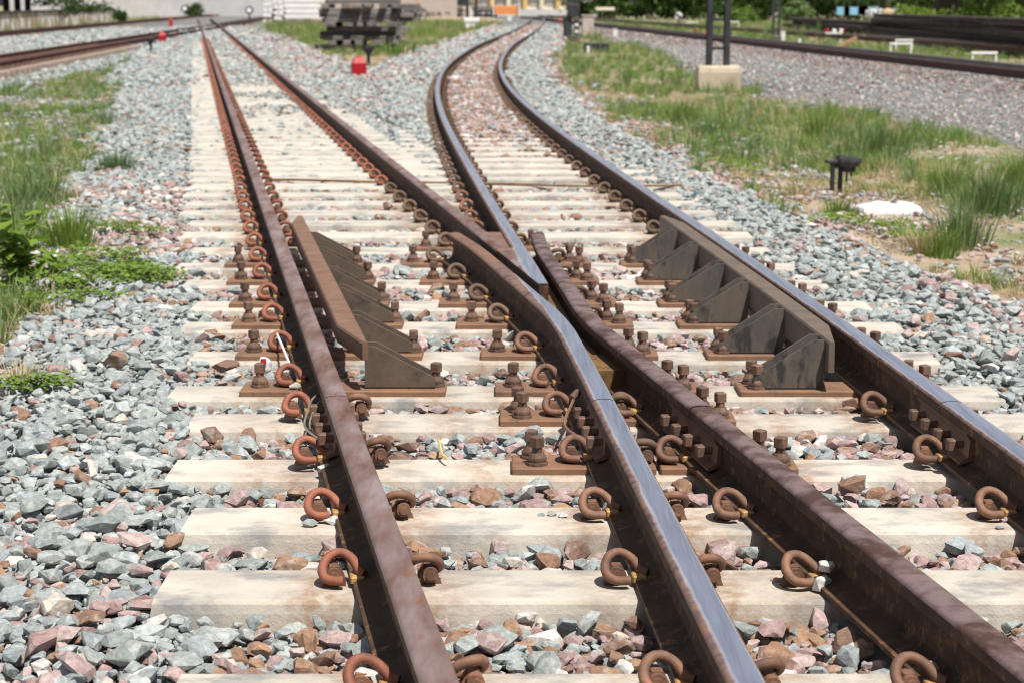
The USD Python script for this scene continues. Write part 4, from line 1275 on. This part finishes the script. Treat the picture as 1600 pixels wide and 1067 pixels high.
# black stand with a lidded head
p = at(1308, 304, -.15)
t = thing('point_machine_stand', 'small black iron stand with a lidded head on two posts in the right hand grass', 'track fitting', p)
obj('post', [cyl(-.042, 0, -.05, .25, .020, n=10), cyl(-.042, 0, .24, .262, .028, n=10)], 'black_iron', t)
obj('post', [cyl(.022, .01, -.05, .22, .020, n=10)], 'black_iron', t)
obj('bracket', [box(-.05, 0, .262, .10, .06, .022, bev=.004), box(-.085, 0, .266, .03, .05, .012, bev=.003), box(.0, .01, .225, .10, .05, .03, bev=.004)], 'black_iron', t)
hd = cyl(.085, .0, .225, .262, .085, .105, 8)
obj('head', [cyl(.085, 0, .180, .226, .055, .060, 10), hd], 'black_iron', t)
obj('lid', [cyl(.085, 0, .263, .285, .107, .100, 8), cyl(.085, 0, .285, .300, .098, .06, 8), box(-.0, 0, .300, .03, .03, .035, bev=.005)], 'black_iron', t)
obj('drain_pipe', tube([(.075, 0, .19), (.07, 0, .10)], .008, 6), 'black_iron', t)
obj('drain_pipe', tube([(.105, 0, .19), (.11, 0, .14)], .008, 6), 'black_iron', t)


def red_post(px, py, w, h, label):
    p = at(px, py, -.13)
    t = thing('marker_post', label, 'marker post', p, .2)
    v = [(sx0 * w / 2, sy0 * w / 2, z) for z in (-.1, h * .72) for sx0 in (-1, 1) for sy0 in (-1, 1)] + [(sx0 * w * .3, sy0 * w * .3, h * .95) for sx0 in (-1, 1) for sy0 in (-1, 1)] + [(0, 0, h)]
    obj('body', trimesh.convex.convex_hull(np.array(v)), 'red_paint', t, smooth=False)


red_post(561, 126, .27, .47, 'red concrete marker post with pyramid top between the two tracks, nearest')
red_post(254, 69, .26, .45, 'red marker post beside the nearer siding on the left, second nearest')
red_post(267, 42, .24, .58, 'red marker post between the two left sidings, just behind another red one')
red_post(331, 27, .34, .35, 'tiny red marker post where the left tracks meet far away')
red_post(875, 37, .34, .36, 'small red marker post left of the black signal mast')
red_post(919, 29, .30, .30, 'small red marker in front of the white tank wagon')
red_post(1089, 52, .22, .24, 'little red marker between the right hand rails, left of the lattice mast')
red_post(1102, 57, .22, .2, 'little red marker half hidden by the lattice mast leg')


def cup(px, py, h, r, label):
    p = at(px, py, -.14)
    t = thing('cup_stand', label, 'track fitting', p)
    obj('stem', cyl(0, 0, -.05, h * .62, r * .35, r * .28, 10), 'black_iron', t)
    obj('cup', [cyl(0, 0, h * .6, h * .9, r * .35, r, 10), cyl(0, 0, h * .9, h, r, r * .95, 10)], 'black_iron', t)


cup(576, 107, .52, .15, 'black funnel shaped stand just behind the nearest red marker post')
cup(236, 84, .46, .13, 'black funnel shaped stand left of the red marker beside the siding')
p = at(932, 81, -.14)
t = thing('trough', 'low black trough in the grass right of the signal mast', 'track fitting', p)
for k in (-.28, 0, .28):
    obj('panel', box(k, 0, .12, .25, .3, .3, bev=.02), 'black_paint', t)


def white_peg(px, py, h, w, label, m='white_paint'):
    p = at(px, py, -.14)
    t = thing('white_peg', label, 'peg', p)
    obj('body', box(0, 0, h / 2 - .04, w, w, h, bev=w * .12), m, t)
    obj('cap', box(0, 0, h - .03, w * 1.15, w * 1.15, .03, bev=.005), m, t)


white_peg(919, 82, .2, .09, 'white peg at the left end of the black trough')
white_peg(961, 57, .36, .2, 'pale blue white block in the stones between signal mast and lattice mast')
white_peg(1249, 74, .3, .1, 'white peg behind the brown right hand rail, left of the small trestle')
white_peg(1223, 62, .36, .2, 'greenish white block beside the slim black double post')
white_peg(796, 34, .55, .35, 'white block by the far curve of the right track')
white_peg(771, 24, .8, .5, 'white block at the right end of the far dark timbers')

# lattice mast on its concrete foot
p = at(1121, 141, -.15)
t = thing('lattice_mast', 'black two legged ladder mast standing on a cream concrete block on the right', 'mast', p)
fv = [(sx0 * .37, sy0 * .33, z) for z in (-.1, .32) for sx0 in (-1, 1) for sy0 in (-1, 1)] + [(sx0 * .33, sy0 * .27, .43) for sx0 in (-1, 1) for sy0 in (-1, 1)] + [(sx0 * .36, sy0 * .31, .40) for sx0 in (-1, 1) for sy0 in (-1, 1)]
obj('foot', trimesh.convex.convex_hull(np.array(fv)), 'old_concrete', t, smooth=False)
for s in (-1, 1):
    obj('leg', [box(s * .155, 0, 3.4, .085, .10, 6.0), box(s * .155 - .05, .05, 3.4, .02, .012, 6.0), box(s * .155 + .05, .05, 3.4, .02, .012, 6.0)], 'black_paint', t)
for k in range(11):
    obj('rung', box(0, .0, .73 + k * .5, .225, .04, .05), 'black_paint', t)

p = at(895, 66, -.14)
t = thing('signal_mast', 'black signal mast with three white studs down its right side near the far curve', 'mast', p)
obj('leg', box(-.12, 0, 3, .16, .16, 6.2), 'black_paint', t)
obj('leg', box(.15, .04, 3, .17, .16, 6.2), 'black_paint', t)
obj('base', box(0.02, 0, .12, .56, .4, .28, bev=.03), 'black_paint', t)
for z in (.42, .68, .95):
    obj('stud', cyl(.15, 0, 0, .03, .07, n=10).apply_transform(trimesh.transformations.rotation_matrix(math.pi / 2, [1, 0, 0])).apply_translation((0, -.05, z)), 'white_paint', t)
obj('bracket', box(-.3, 0, .62, .18, .2, .8, bev=.03), 'black_paint', t)
obj('box_housing', box(.02, -.02, 1.25, .5, .3, .5, bev=.03), 'black_paint', t)
p = at(919, 56, -.14)
t = thing('relay_cabinet', 'beige concrete cabinet standing right behind the signal mast', 'cabinet', p)
obj('body', box(0, .3, .42, .55, .5, 1.0, bev=.02), 'cabinet', t)
obj('cap', box(0, .3, .95, .62, .57, .06, bev=.01), 'cabinet', t)

p = at(737, 46, -.14)
t = thing('lattice_mast', 'slim black double mast on a stepped white block beside the far curve', 'mast', p)
obj('foot', [box(0, 0, .2, .8, .8, .5, bev=.05), box(0, 0, .56, .95, .9, .24, bev=.04)], 'pale_concrete', t)
for s in (-1, 1):
    obj('leg', box(s * .26, 0, 3.6, .2, .2, 5.9), 'black_paint', t)
for k in range(9):
    obj('rung', box(0, 0, 1.5 + k * .5, .31, .05, .07), 'black_paint', t)
p = at(1212, 66, -.14)
t = thing('double_post', 'slim black double post standing between the right hand tracks', 'mast', p)
for s in (-1, 1):
    obj('leg', box(s * .12, 0, 2.5, .09, .1, 5.4), 'black_paint', t)
for k in range(8):
    obj('rung', box(0, 0, .5 + k * .5, .14, .05, .05), 'black_paint', t)
obj('base', box(0, 0, .1, .42, .3, .3, bev=.03), 'gusset_grey', t)


def trestle(px, py, w, h, label, mid=False):
    p = at(px, py, -.12)
    t = thing('trestle', label, 'trestle', p)
    th = .045
    for s in (-1, 1):
        obj('leg', [box(s * (w / 2 - th / 2), 0, h / 2 - .05, th, th, h + .0, bev=.006)], 'white_paint', t)
    obj('crossbar', box(0, 0, h - .0, w + .02, .07, .05, bev=.008), 'white_paint', t)
    if mid:
        obj('stay', box(w * .16, .06, h / 2 - .05, th * .8, th, h, bev=.006), 'white_paint', t)


trestle(1407, 90, .62, .38, 'white trestle behind the brown rail, left of the nearest one')
trestle(1412, 79, .56, .32, 'white trestle half hidden directly behind another white one')
trestle(1537, 106, .60, .34, 'nearest white trestle with a middle stay, by the right edge', True)
trestle(1302, 64, .64, .30, 'small white trestle in front of the red and white blocks')
trestle(1082, 43, .7, .30, 'far white trestle left of the lattice mast')
trestle(1146, 49, .6, .5, 'white trestle just right of the lattice mast')


def disc_signal(px, py, h, r, label, diag=False):
    p = at(px, py, -.14)
    t = thing('disc_signal', label, 'signal', p)
    obj('post', cyl(0, 0, -.05, h, .06, n=8), 'black_paint', t)
    rot = trimesh.transformations.rotation_matrix(math.pi / 2, [1, 0, 0])
    obj('disc', cyl(0, 0, -.04, .04, r, n=20).apply_transform(rot).apply_translation((0, 0, h)), 'white_paint' if diag else 'black_paint', t)
    if diag:
        obj('stripe', box(0, -.06, h, r * 1.9, .03, r * .45).apply_transform(trimesh.transformations.rotation_matrix(.6, [0, 1, 0], (0, 0, h))), 'black_paint', t)
    else:
        obj('lamp', cyl(0, 0, 0, .05, r * .62, n=16).apply_transform(rot).apply_translation((0, -.045, h)), 'white_paint', t)
    obj('base', box(-.2, 0, .05, .7, .4, .2, bev=.03), 'black_paint', t)


disc_signal(390, 39, 1.05, .30, 'black disc signal with white centre beside the far end of the straight track')
disc_signal(289, 30, 1.05, .36, 'small white disc signal in front of a dark shrub, far left of the straight track')
disc_signal(1060, 43, .75, .24, 'white disc signal with a dark diagonal stripe behind the right hand rails', True)
a, b = at(335, 39, -.05), at(390, 41, -.05)
obj('rod_cover', [bar(a, b, .16), bar(a + [0, .4, 0], b + [0, .4, 0], .1)], 'black_paint', None, 'long black rod cover leading to the black disc signal', 'track fitting')
a, b = at(315, 47, -.03), at(352, 47, -.03)
obj('rod_cover', [bar(a, b, .18), bar(a + [0, .5, .02], b + [0, .5, .02], .1)], 'black_paint', None, 'black rod cover between the rails where the left tracks cross', 'track fitting')

# ---------------------------------------------------------------- stacks
def sleeper_beam(name, label, group, L, w, h, m, cat='railway sleeper', tan=False):
    t = thing(name, label, cat, (0, 0, 0), group=group)
    obj('beam', box(0, 0, h / 2, L, w, h, bev=.02), m, t)
    for s in (-1, 1):
        obj('end_face', box(s * (L / 2 + .002), 0, h / 2, .004, w * .8, h * .8), 'pale_concrete' if m == 'pale_concrete' else 'timber_end' if tan else 'old_timber', t)
    return t


class Layer:
    def __init__(s, proto):
        s.p, s.first = proto, True

    def put(s, loc, rz):
        if s.first:
            xf = UsdGeom.Xform(s.p)
            xf.ClearXformOpOrder()
            s.p.RemoveProperty('xformOp:translate')
            xf.AddTranslateOp().Set(Gf.Vec3d(*map(float, loc)))
            xf.AddRotateZOp().Set(math.degrees(rz))
            s.first = False
        else:
            copy_of(s.p, loc, rz)


tim = Layer(sleeper_beam('timber_sleeper', 'old dark weathered timber sleeper in the crossed pile between the two tracks', 'timbers of the nearest pile', 2.2, .22, .13, 'old_timber'))
def pile(L, x, y, z0, layers, per, cross_per, hgt, wid, step, jit=.06, face=0.0, alt=True, length=2.2):
    for k in range(layers):
        cross = alt and k % 4 == 2
        nn = cross_per if cross else per
        for j in range(nn):
            o = (j - (nn - 1) / 2) * (step if not cross else length / cross_per)
            dx, dy = (o, 0) if cross else (0, o)
            (TAN if L is tim and rng.random() < .13 else L).put((x + dx + rng.normal(0, jit), y + dy + rng.normal(0, jit * .6), z0 + k * hgt), face + (math.pi / 2 if cross else 0) + rng.normal(0, .04))


TAN = Layer(sleeper_beam('timber_sleeper', 'old timber sleeper with a fresh tan end in the crossed pile between the two tracks', 'tan ended timbers of the nearest pile', 2.2, .22, .13, 'old_timber', tan=True))
p = at(563, 85, -.14)
pile(tim, p[0], p[1] + 1.0, -.14, 12, 5, 9, .137, .22, .36, .15)
t2 = Layer(sleeper_beam('timber_sleeper', 'old dark timber sleeper in the farther pile behind the nearest one', 'timbers of the second pile', 2.4, .22, .15, 'old_timber'))
p = at(628, 41, -.14)
pile(t2, p[0], p[1] + 1.0, -.14, 10, 3, 8, .155, .22, .7, .1, length=2.4)
t3 = Layer(sleeper_beam('timber_sleeper', 'dark timber sleeper in the long low stacks left of the white footed mast', 'timbers of the far stacks', 2.6, .26, .2, 'old_timber'))
for px in (668, 704, 758):
    p = at(px, 28, -.14)
    pile(t3, p[0], p[1] + 1.0, -.14, 6, 3, 7, .21, .26, .8, .12, length=2.6)
c1 = Layer(sleeper_beam('stacked_sleeper', 'new pale concrete sleeper in the neat stack left of the dark timber pile', 'new concrete sleepers in the neat stack', 2.6, .26, .2, 'pale_concrete'))
p = at(474, 42, -.14)
for k in range(4):
    for j in range(4):
        c1.put((p[0] + rng.normal(0, .05), p[1] + 1 + j * .3, .40 + k * .37), rng.normal(0, .01))
c2 = Layer(sleeper_beam('stacked_sleeper', 'pale concrete sleeper in the stacks at the far left behind the sidings', 'pale sleepers stacked at the far left', 2.6, .26, .2, 'pale_concrete'))
for px, py, nl in ((232, 24, 5), (352, 22, 4)):
    p3 = at(px, py, -.12)
    for k in range(nl):
        for j in range(3):
            for w_ in (-1.4, 1.4):
                c2.put((p3[0] + w_ + rng.normal(0, .06), p3[1] + j * .3, -.1 + k * .33), rng.normal(0, .01))
for px, zb, nn in ((437, .30, 5), (421, .12, 6)):
    p2 = at(px, 42, -.14)
    for k in range(nn):
        c1.put((p2[0] + rng.normal(0, .03), p2[1] + 1.5, zb + k * .37), math.pi / 2)
        c1.put((p2[0] + rng.normal(0, .03) - .3, p2[1] + 1.5, zb + k * .37), math.pi / 2)
t4 = Layer(sleeper_beam('timber_sleeper', 'dark timber laid as a base under the neat stack of pale sleepers', 'dark base timbers of the neat pale stack', 2.6, .26, .2, 'old_timber'))
pile(t4, p[0], p[1] + 1.0, -.14, 2, 3, 4, .22, .26, .7, .08, length=2.6)
lay_p = at(690, 46, -.12)
obj('fallen_timber', moved(box(0, 0, .08, 2.2, .25, .17, bev=.02), lay_p, .1), 'old_timber', None, 'single grey timber lying in the grass left of the white footed mast', 'timber')

# stacked old rails under the trees on the right
a, b = at(1245, 46, -.12)[:2], at(1640, 88, -.12)[:2]
dv = (b - a) / np.linalg.norm(b - a)
ang = math.atan2(dv[1], dv[0])
nv = np.array([-dv[1], dv[0]]) * (1 if dv[0] * 1 > 0 else 1)
if nv[1] < 0:
    nv = -nv
Ls = np.linalg.norm(b - a) * .52
st = thing('stacked_rail', 'dark rusty rail in the long pile under the trees on the right', 'rail', (0, 0, 0), group='rails piled under the trees')
sec = sweep(BODY, lambda y: 0.0, [-Ls / 2, 0, Ls / 2], 0)
sec.apply_transform(trimesh.transformations.rotation_matrix(-math.pi / 2, [0, 0, 1]))
obj('rail_body', sec, 'stack_steel', st)
e = sweep(TOP, lambda y: 0.0, [-Ls / 2, 0, Ls / 2], 0, closed=False)
e.apply_transform(trimesh.transformations.rotation_matrix(-math.pi / 2, [0, 0, 1]))
obj('rail_top', e, 'stack_steel', st)
SL = Layer(st)
for part in (0, 1):
    c = a + dv * Ls * (.5 + 1.0 * part)
    for k in range(6 if part else 4):
        for j in range(5):
            q = c + nv * (j * .17 - .1) + dv * rng.normal(0, .35)
            SL.put((q[0], q[1], -.12 + k * .18), ang + rng.normal(0, .012))
tb = Layer(sleeper_beam('pile_bearer', 'dark cross timber under the pile of old rails on the right', 'timbers under the rail pile', 1.5, .2, .12, 'old_timber'))
for k in np.linspace(.05, 1.9, 9):
    q = a + dv * Ls * k + nv * .2
    tb.put((q[0], q[1], -.25), ang + math.pi / 2)
a2, b2 = at(1370, 60, -.1), at(1475, 78, -.1)
obj('loose_rail', bar(a2, b2, .12), 'stack_steel', None, 'single dark rail lying askew in front of the rail pile', 'rail')
p = at(1322, 77, -.12)
obj('plank', box(0, 0, 0, .75, .22, .10, bev=.01).apply_transform(trimesh.transformations.rotation_matrix(-.5, [0, 1, 0])).apply_translation(p + [0, 0, .2]), 'timber_end', None, 'tan plank propped up behind the brown right hand rail', 'plank')
for k, px in enumerate((1292, 1303, 1314, 1319)):
    p = at(px, 57, -.12)
    obj('block', box(p[0], p[1], p[2] + .22, .18, .2, .22, bev=.03), 'red_paint' if k in (0, 3) else 'white_paint', None,
        ['small red block behind the small white trestle, leftmost of four', 'white block right of the red block behind the small trestle', 'white block third from left behind the small trestle', 'small red block at the right end of the row behind the small trestle'][k], 'block')
for k, (px, py, w) in enumerate(((1362, 40, 1.0), (1373, 40, 1.1), (1386, 41, .8), (1402, 40, 1.1))):
    p = at(px, py, -.12)
    m = trimesh.creation.icosphere(2, .5)
    m.vertices *= np.array([w, .8, .75]) * (1 + .25 * (meshkit.noise(m.vertices * 3 + k, 4)[:, None] - .5))
    obj('sack', moved(m, p + [0, 0, .82]), 'white_plastic' if k != 2 else 'straw', None, ['white sack on the heap behind the rail pile, leftmost', 'white sack second from the left behind the rail pile', 'tan sack between white sacks behind the rail pile', 'white sack at the right end behind the rail pile'][k], 'sack')
for k, (px, w) in enumerate(((1317, 1.0), (1337, 1.9), (1356, 1.6))):
    p = at(px, 37, -.12)
    t = thing('blue_stall_sheet', ['narrow blue sheet hung under the trees, left of two wider ones', 'bright blue sheet hung under the trees, middle one', 'pale blue sheet hung under the trees behind the white sacks'][k], 'tarpaulin', p)
    obj('sheet', box(0, 0, .95, w, .04, .6), 'blue_paint', t)
    for s in (-1, 1):
        obj('pole', cyl(s * w / 2, .08, -.1, 2.0, .04, n=6), 'bark', t)

# ---------------------------------------------------------------- buildings, walls and trees at the far side
def wall_between(name, a, b, z0, z1, th, m, label, cat='wall', cap=None):
    a, b = np.array(a[:2]), np.array(b[:2])
    t = thing(name, label, cat, (*((a + b) / 2), 0), math.atan2(*(b - a)[::-1]))
    L = np.linalg.norm(b - a)
    obj('wall', box(0, th / 2, (z0 + z1) / 2, L, th, z1 - z0), m, t)
    if cap:
        k = max(1, int(L / 4))
        for i in range(k):
            obj('cap_slab', box(-L / 2 + (i + .5) * L / k, th / 2, z1 + .06, L / k - .03, th + .12, .12, bev=.01), cap, t)
    return t


wa, wb = at(-60, 58, -.12), at(180, 33, -.12)
pw = wall_between('platform_wall', wa, wb, -.3, .86, .5, 'plaster_wall', 'long low tan wall with peeling white paint on the upper left edge', cap='dark_gap')
dvw = (wb - wa)[:2] / np.linalg.norm((wb - wa)[:2])
nw = np.array([-dvw[1], dvw[0]])
nw = nw if nw[0] < 0 else -nw
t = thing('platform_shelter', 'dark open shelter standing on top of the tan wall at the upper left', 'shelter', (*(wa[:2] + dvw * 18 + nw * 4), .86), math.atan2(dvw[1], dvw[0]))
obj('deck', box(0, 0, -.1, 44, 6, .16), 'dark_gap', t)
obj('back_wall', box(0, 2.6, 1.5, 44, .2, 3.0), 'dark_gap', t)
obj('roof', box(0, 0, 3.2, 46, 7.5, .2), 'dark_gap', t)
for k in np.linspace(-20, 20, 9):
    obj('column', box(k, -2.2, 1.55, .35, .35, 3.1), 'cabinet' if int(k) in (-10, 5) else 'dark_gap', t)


def leaves(n, cx, cy, cz, rx, ry, rz_, size, seed, clump=7):
    r = np.random.default_rng(seed)
    cc = r.normal(size=(clump * 4, 3))
    cc = cc / np.linalg.norm(cc, axis=1, keepdims=True) * r.uniform(.45, 1, (len(cc), 1)) * [rx, ry, rz_]
    i = r.integers(0, len(cc), n)
    c = cc[i] + r.normal(0, .22, (n, 3)) * [rx, ry, rz_] * .8 + [cx, cy, cz]
    a, b = r.normal(size=(n, 3)), r.normal(size=(n, 3))
    a /= np.linalg.norm(a, axis=1, keepdims=True)
    b -= (b * a).sum(1, keepdims=True) * a
    b /= np.linalg.norm(b, axis=1, keepdims=True)
    s = size * r.uniform(.6, 1.3, (n, 1))
    v = np.stack([c - a * s, c + b * s * .45, c + a * s, c - b * s * .45], 1).reshape(-1, 3)
    o = np.arange(n)[:, None] * 4
    return trimesh.Trimesh(v, np.vstack([o + [0, 1, 2], o + [0, 2, 3]]), process=False)


def tree(px, py, h, r, trunk, label, seed, low=2.0, n=2600, m='leaf_tree'):
    p = at(px, py, -.12)
    t = thing('tree', label, 'tree', p)
    rr = np.random.default_rng(seed)
    q = curve([(0, 0, -.2), (rr.normal(0, .15), 0, h * .25), (rr.normal(0, .3), rr.normal(0, .2), h * .5), (rr.normal(0, .4), 0, h * .75)], 10)
    tr = [tube(q, np.linspace(trunk, trunk * .45, 10), 9), cyl(0, 0, -.2, .5, trunk * 1.5, trunk * 1.02, 9)]
    for k in range(5):
        a = rr.uniform(0, 6.28)
        s0 = q[4 + k % 4]
        tr.append(tube([s0, s0 + [np.cos(a) * r * .35, np.sin(a) * r * .35, h * .12], s0 + [np.cos(a) * r * .75, np.sin(a) * r * .75, h * .2]], [trunk * .35, trunk * .22, trunk * .1], 6))
    obj('trunk', tr, 'bark', t)
    cz = (low + h) / 2
    obj('crown', leaves(n, 0, 0, cz, r, r, (h - low) / 2, .28, seed), m, t, smooth=False)


def bush(px, py, r, h, label, seed, m='leaf_tree', n=900, dz=0.0):
    p = at(px, py, -.12)
    t = thing('bush', label, 'bush', p + [0, 0, dz])
    st_ = [tube([(0, 0, -.1), (np.cos(k * 2.1) * r * .4, np.sin(k * 2.1) * r * .4, h * .6)], [.05, .02], 5) for k in range(4)]
    obj('stems', st_, 'bark', t)
    obj('leaves', leaves(n, 0, 0, h * .5, r, r * .8, h * .5, .13 + .02 * h, seed), m, t, smooth=False)


tree(977, 24, 8, 4.0, .28, 'tree with a dark straight trunk right of the white tank wagon', 501)
tree(1041, 24, 9, 4.5, .55, 'tree with a thick dark trunk above the white disc signal', 502)
tree(1262, 36, 8, 4.0, .3, 'tree left of the blue sheets on the right', 503, 1.6)
tree(1386, 36, 9, 4.5, .35, 'tree whose grey trunk stands behind the white sacks', 504, 1.6)
tree(1474, 40, 10, 6.5, 1.15, 'large tree with a massive dark trunk in the upper right', 505, 1.9, 3600)
tree(1590, 42, 8, 4.5, .3, 'tree at the upper right corner over the rail pile', 506, 1.5)
tree(1330, 26, 9, 5, .3, 'tree standing behind the blue sheets', 507, 1.5)
tree(1180, 28, 8, 4, .3, 'tree just right of the lattice mast top', 508, 1.5)
tree(1530, 30, 9, 5, .3, 'tree behind the rail pile, left of the corner tree', 509, 1.5)
tree(1440, 27, 9, 5, .3, 'tree behind the massive trunk, on its left', 510, 1.5)
tree(1100, 25, 8, 4, .3, 'bright leaved tree behind the lattice mast', 511, 1.3, m='grass_green')
bush(1086, 28, 1.6, 1.7, 'bright green bush just left of the lattice mast', 521, 'leaf_bright')
bush(1160, 38, 1.3, 1.2, 'green bush right of the lattice mast', 522, 'grass_green')
bush(1183, 36, 1.2, 1.2, 'green bush left of the slim black double post', 523)
bush(990, 26, 1.6, 1.2, 'dark bush under the trees right of the tank wagon', 524)
bush(1245, 40, 1.2, 1.6, 'spiky pale green bush left of the rail pile', 525, 'grass_blue')
bush(1435, 42, 1.6, 1.4, 'yellow green bush just left of the massive trunk', 526, 'leaf_bright')
bush(1525, 42, 1.8, 1.6, 'green bush right of the massive trunk', 527, 'grass_green')
bush(1580, 43, 1.6, 1.5, 'green bush at the upper right corner', 528, 'leaf_bright')
bush(187, 35, .55, .95, 'dark green shrub at the right end of the tan wall', 529)
bush(118, 42, 2.2, 1.4, 'dark green shrub growing on top of the tan wall', 530, dz=.8)
bush(303, 28, 1.3, 1.5, 'dark shrub behind the small white disc signal', 531)
bush(965, 22, 2.2, 1.6, 'bright bush between tank wagon and first tree', 532, 'leaf_bright')
bush(843, 20, 1.6, .5, 'low yellow green bush in front of the cream building', 533, 'leaf_bright')
# grassy mounds with longer grass, by the stacks and the left wall
for k, (px, py, rx, nn, lab) in enumerate(((230, 34, 3.6, 260, 'long green grass bank behind the two red marker posts on the left'), (470, 58, 2.2, 300, 'yellow green long grass in front of the white sleeper stack'), (520, 68, 1.2, 140, 'green grass tuft at the left foot of the timber pile'), (680, 44, 2.2, 220, 'green grass in front of the far timber stacks'),
                                                 (660, 62, 1.6, 160, 'green grass right of the nearest timber pile'), (430, 50, 1.2, 140, 'green grass left of the white sleeper stack'), (620, 92, .9, 120, 'green tuft right of the black funnel stand'))):
    p = at(px, py, -.13)
    t = thing('grass_clump', lab, 'grass clump', p)
    obj('blades', tuft_mesh(600 + k, nn, .55 + 8 / py, .5, .03, base=rx), 'grass_green' if k % 2 else 'leaf_bright', t, smooth=False)

wall_between('boundary_wall', (-62, 232), (-22, 225), -.3, 2.6, .3, 'white_wall', 'long pale boundary wall at the far left behind the sidings', cap='pale_concrete')
wall_between('boundary_wall', (-22, 214), (-6.2, 212), -.3, 2.2, .3, 'cabinet', 'beige wall behind the sleeper stacks', cap='white_paint')
for k, (px, lab) in enumerate(((652, 'pinkish post standing in the grass right of the second timber pile'), (609, 'slim pinkish post between the two timber piles'))):
    p = at(px, 31 if k == 0 else 24, -.12)
    t = thing('timber_post', lab, 'post', p)
    obj('shaft', box(0, 0, 1.4, .22, .2, 3.0, bev=.02), 'pink_post', t)
    obj('cap', box(0, 0, 2.93, .28, .26, .06), 'pink_post', t)
# station building
by = 232.0
t = thing('station_building', 'far cream building with a white plinth, yellow columns and grey openings', 'building', (2.6, by, 0))
obj('plinth', box(0, 0, .25, 16, 8, 1.0), 'white_wall', t)
obj('wall', box(0, .4, 2.6, 15.6, 7.4, 3.7), 'cream_wall', t)
obj('roof', box(0, 0, 4.65, 17, 9.5, .3), 'orange_paint', t)
for k in range(8):
    x = -7 + k * 2.0
    obj('column', box(x, -3.75, 2.6, .45, .5, 3.6), 'yellow_paint' if k % 2 else 'cream_wall', t)
    w = obj('window', box(x + 1.0, -3.33, 2.4, .95, .06, 2.6), 'cabinet', t)
    obj('pane', box(x + 1.0, -3.37, 2.4, .75, .03, 2.3), 'tank_white', w)
t = thing('orange_stall', 'orange topped stall left of the cream building, far away', 'stall', (-.6, 205, 0))
obj('counter', box(0, 0, .7, 2.6, 1.2, .9, bev=.04), 'orange_paint', t)
obj('leg', box(-1.1, 0, .1, .12, 1.0, .5), 'dark_gap', t)
obj('leg', box(1.1, 0, .1, .12, 1.0, .5), 'dark_gap', t)
obj('roof', box(0, 0, 2.3, 3.2, 2, .12), 'orange_paint', t)
for s in (-1, 1):
    obj('post', box(s * 1.4, -.8, 1.2, .1, .1, 2.2), 'white_paint', t)
for k, px in enumerate((776, 782)):
    p = at(px, 20, -.12)
    t = thing('blue_post', ['pale blue post right of the far timber stacks, left of its pair', 'pale blue post right of the far timber stacks, right of its pair'][k], 'post', p)
    obj('shaft', box(0, 0, 1.2, .5, .3, 2.7), 'blue_paint', t)
    obj('foot', box(0, 0, .0, .7, .5, .3), 'white_paint', t)
# tank wagon seen end on
p = at(916, 27, -.12)
t = thing('tank_wagon', 'white tank wagon seen end on with a dark underframe, just right of the signal mast', 'wagon', p + [0, 5, 0])
ck = cyl(0, 0, 0, 8, 1.05, n=24)
ck.apply_transform(trimesh.transformations.rotation_matrix(-math.pi / 2, [1, 0, 0]))
obj('tank', moved(ck, (0, 0, 2.0)), 'tank_white', t)
obj('tank_end', cyl(0, 0, 0, .25, 1.05, .6, 24).apply_transform(trimesh.transformations.rotation_matrix(math.pi / 2, [1, 0, 0])).apply_translation((0, -.002, 2.0)), 'tank_white', t)
obj('underframe', box(0, 4, .72, 1.9, 8.4, .36, bev=.03), 'black_paint', t)
for y in (1.2, 6.8):
    for s in (-1, 1):
        w = cyl(0, 0, 0, .12, .42, n=16)
        w.apply_transform(trimesh.transformations.rotation_matrix(math.pi / 2, [0, 1, 0]))
        obj('wheel', moved(w, (s * .55 - .06, y, .45)), 'black_iron', t)
for s in (-1, 1):
    obj('buffer', cyl(0, 0, 0, .35, .16, .2, 12).apply_transform(trimesh.transformations.rotation_matrix(math.pi / 2, [1, 0, 0])).apply_translation((s * .6, -.25, .75)), 'red_paint', t)
obj('coupler', box(0, -.4, .72, .3, .5, .3, bev=.04), 'pink_post', t)
p = at(945, 30, -.12)
t = thing('loading_table', 'flat cream topped table on thin dark legs right of the tank wagon', 'table', p)
obj('top', box(0, 0, 1.0, 1.9, 1.2, .28, bev=.03), 'cream_wall', t)
obj('underside', box(0, 0, .82, 1.7, 1.0, .07), 'dark_gap', t)
for sx0 in (-1, 1):
    for sy0 in (-1, 1):
        obj('leg', box(sx0 * .35, sy0 * .4, .4, .08, .08, .95), 'dark_gap', t)
p = at(1157, 24, -.12)
for k, (px, m_, lab) in enumerate(((1145, 'pink_post', 'pinkish house pillar between lattice mast and trees'), (1177, 'white_wall', 'pale grey pillar behind the bush right of the lattice mast'), (1222, 'white_wall', 'pale wall pier right of the slim black double post'), (1556, 'white_paint', 'thin white post behind the massive tree'))):
    p = at(px, 30, -.12)
    t = thing('pillar', lab, 'pillar', p + [0, 6, 0])
    obj('shaft', box(0, 0, 1.5, [.8, 1.3, 2.4, .55][k], .4, 3.6, bev=.02), m_, t)
    obj('plinth', box(0, 0, -.05, [.9, 1.5, 2.6, .7][k], .6, .4, bev=.02), 'cabinet', t)
hm = [leaves(2200, x, 205 - x * .75, 1.7, 4, 2, 2.0, .3, 700 + k) for k, x in enumerate(np.linspace(9, 66, 16))]
obj('far_hedge', hm, 'leaf_tree', None, 'dark green belt of shrubs behind the trees on the right', 'hedge', kind='stuff', smooth=False)
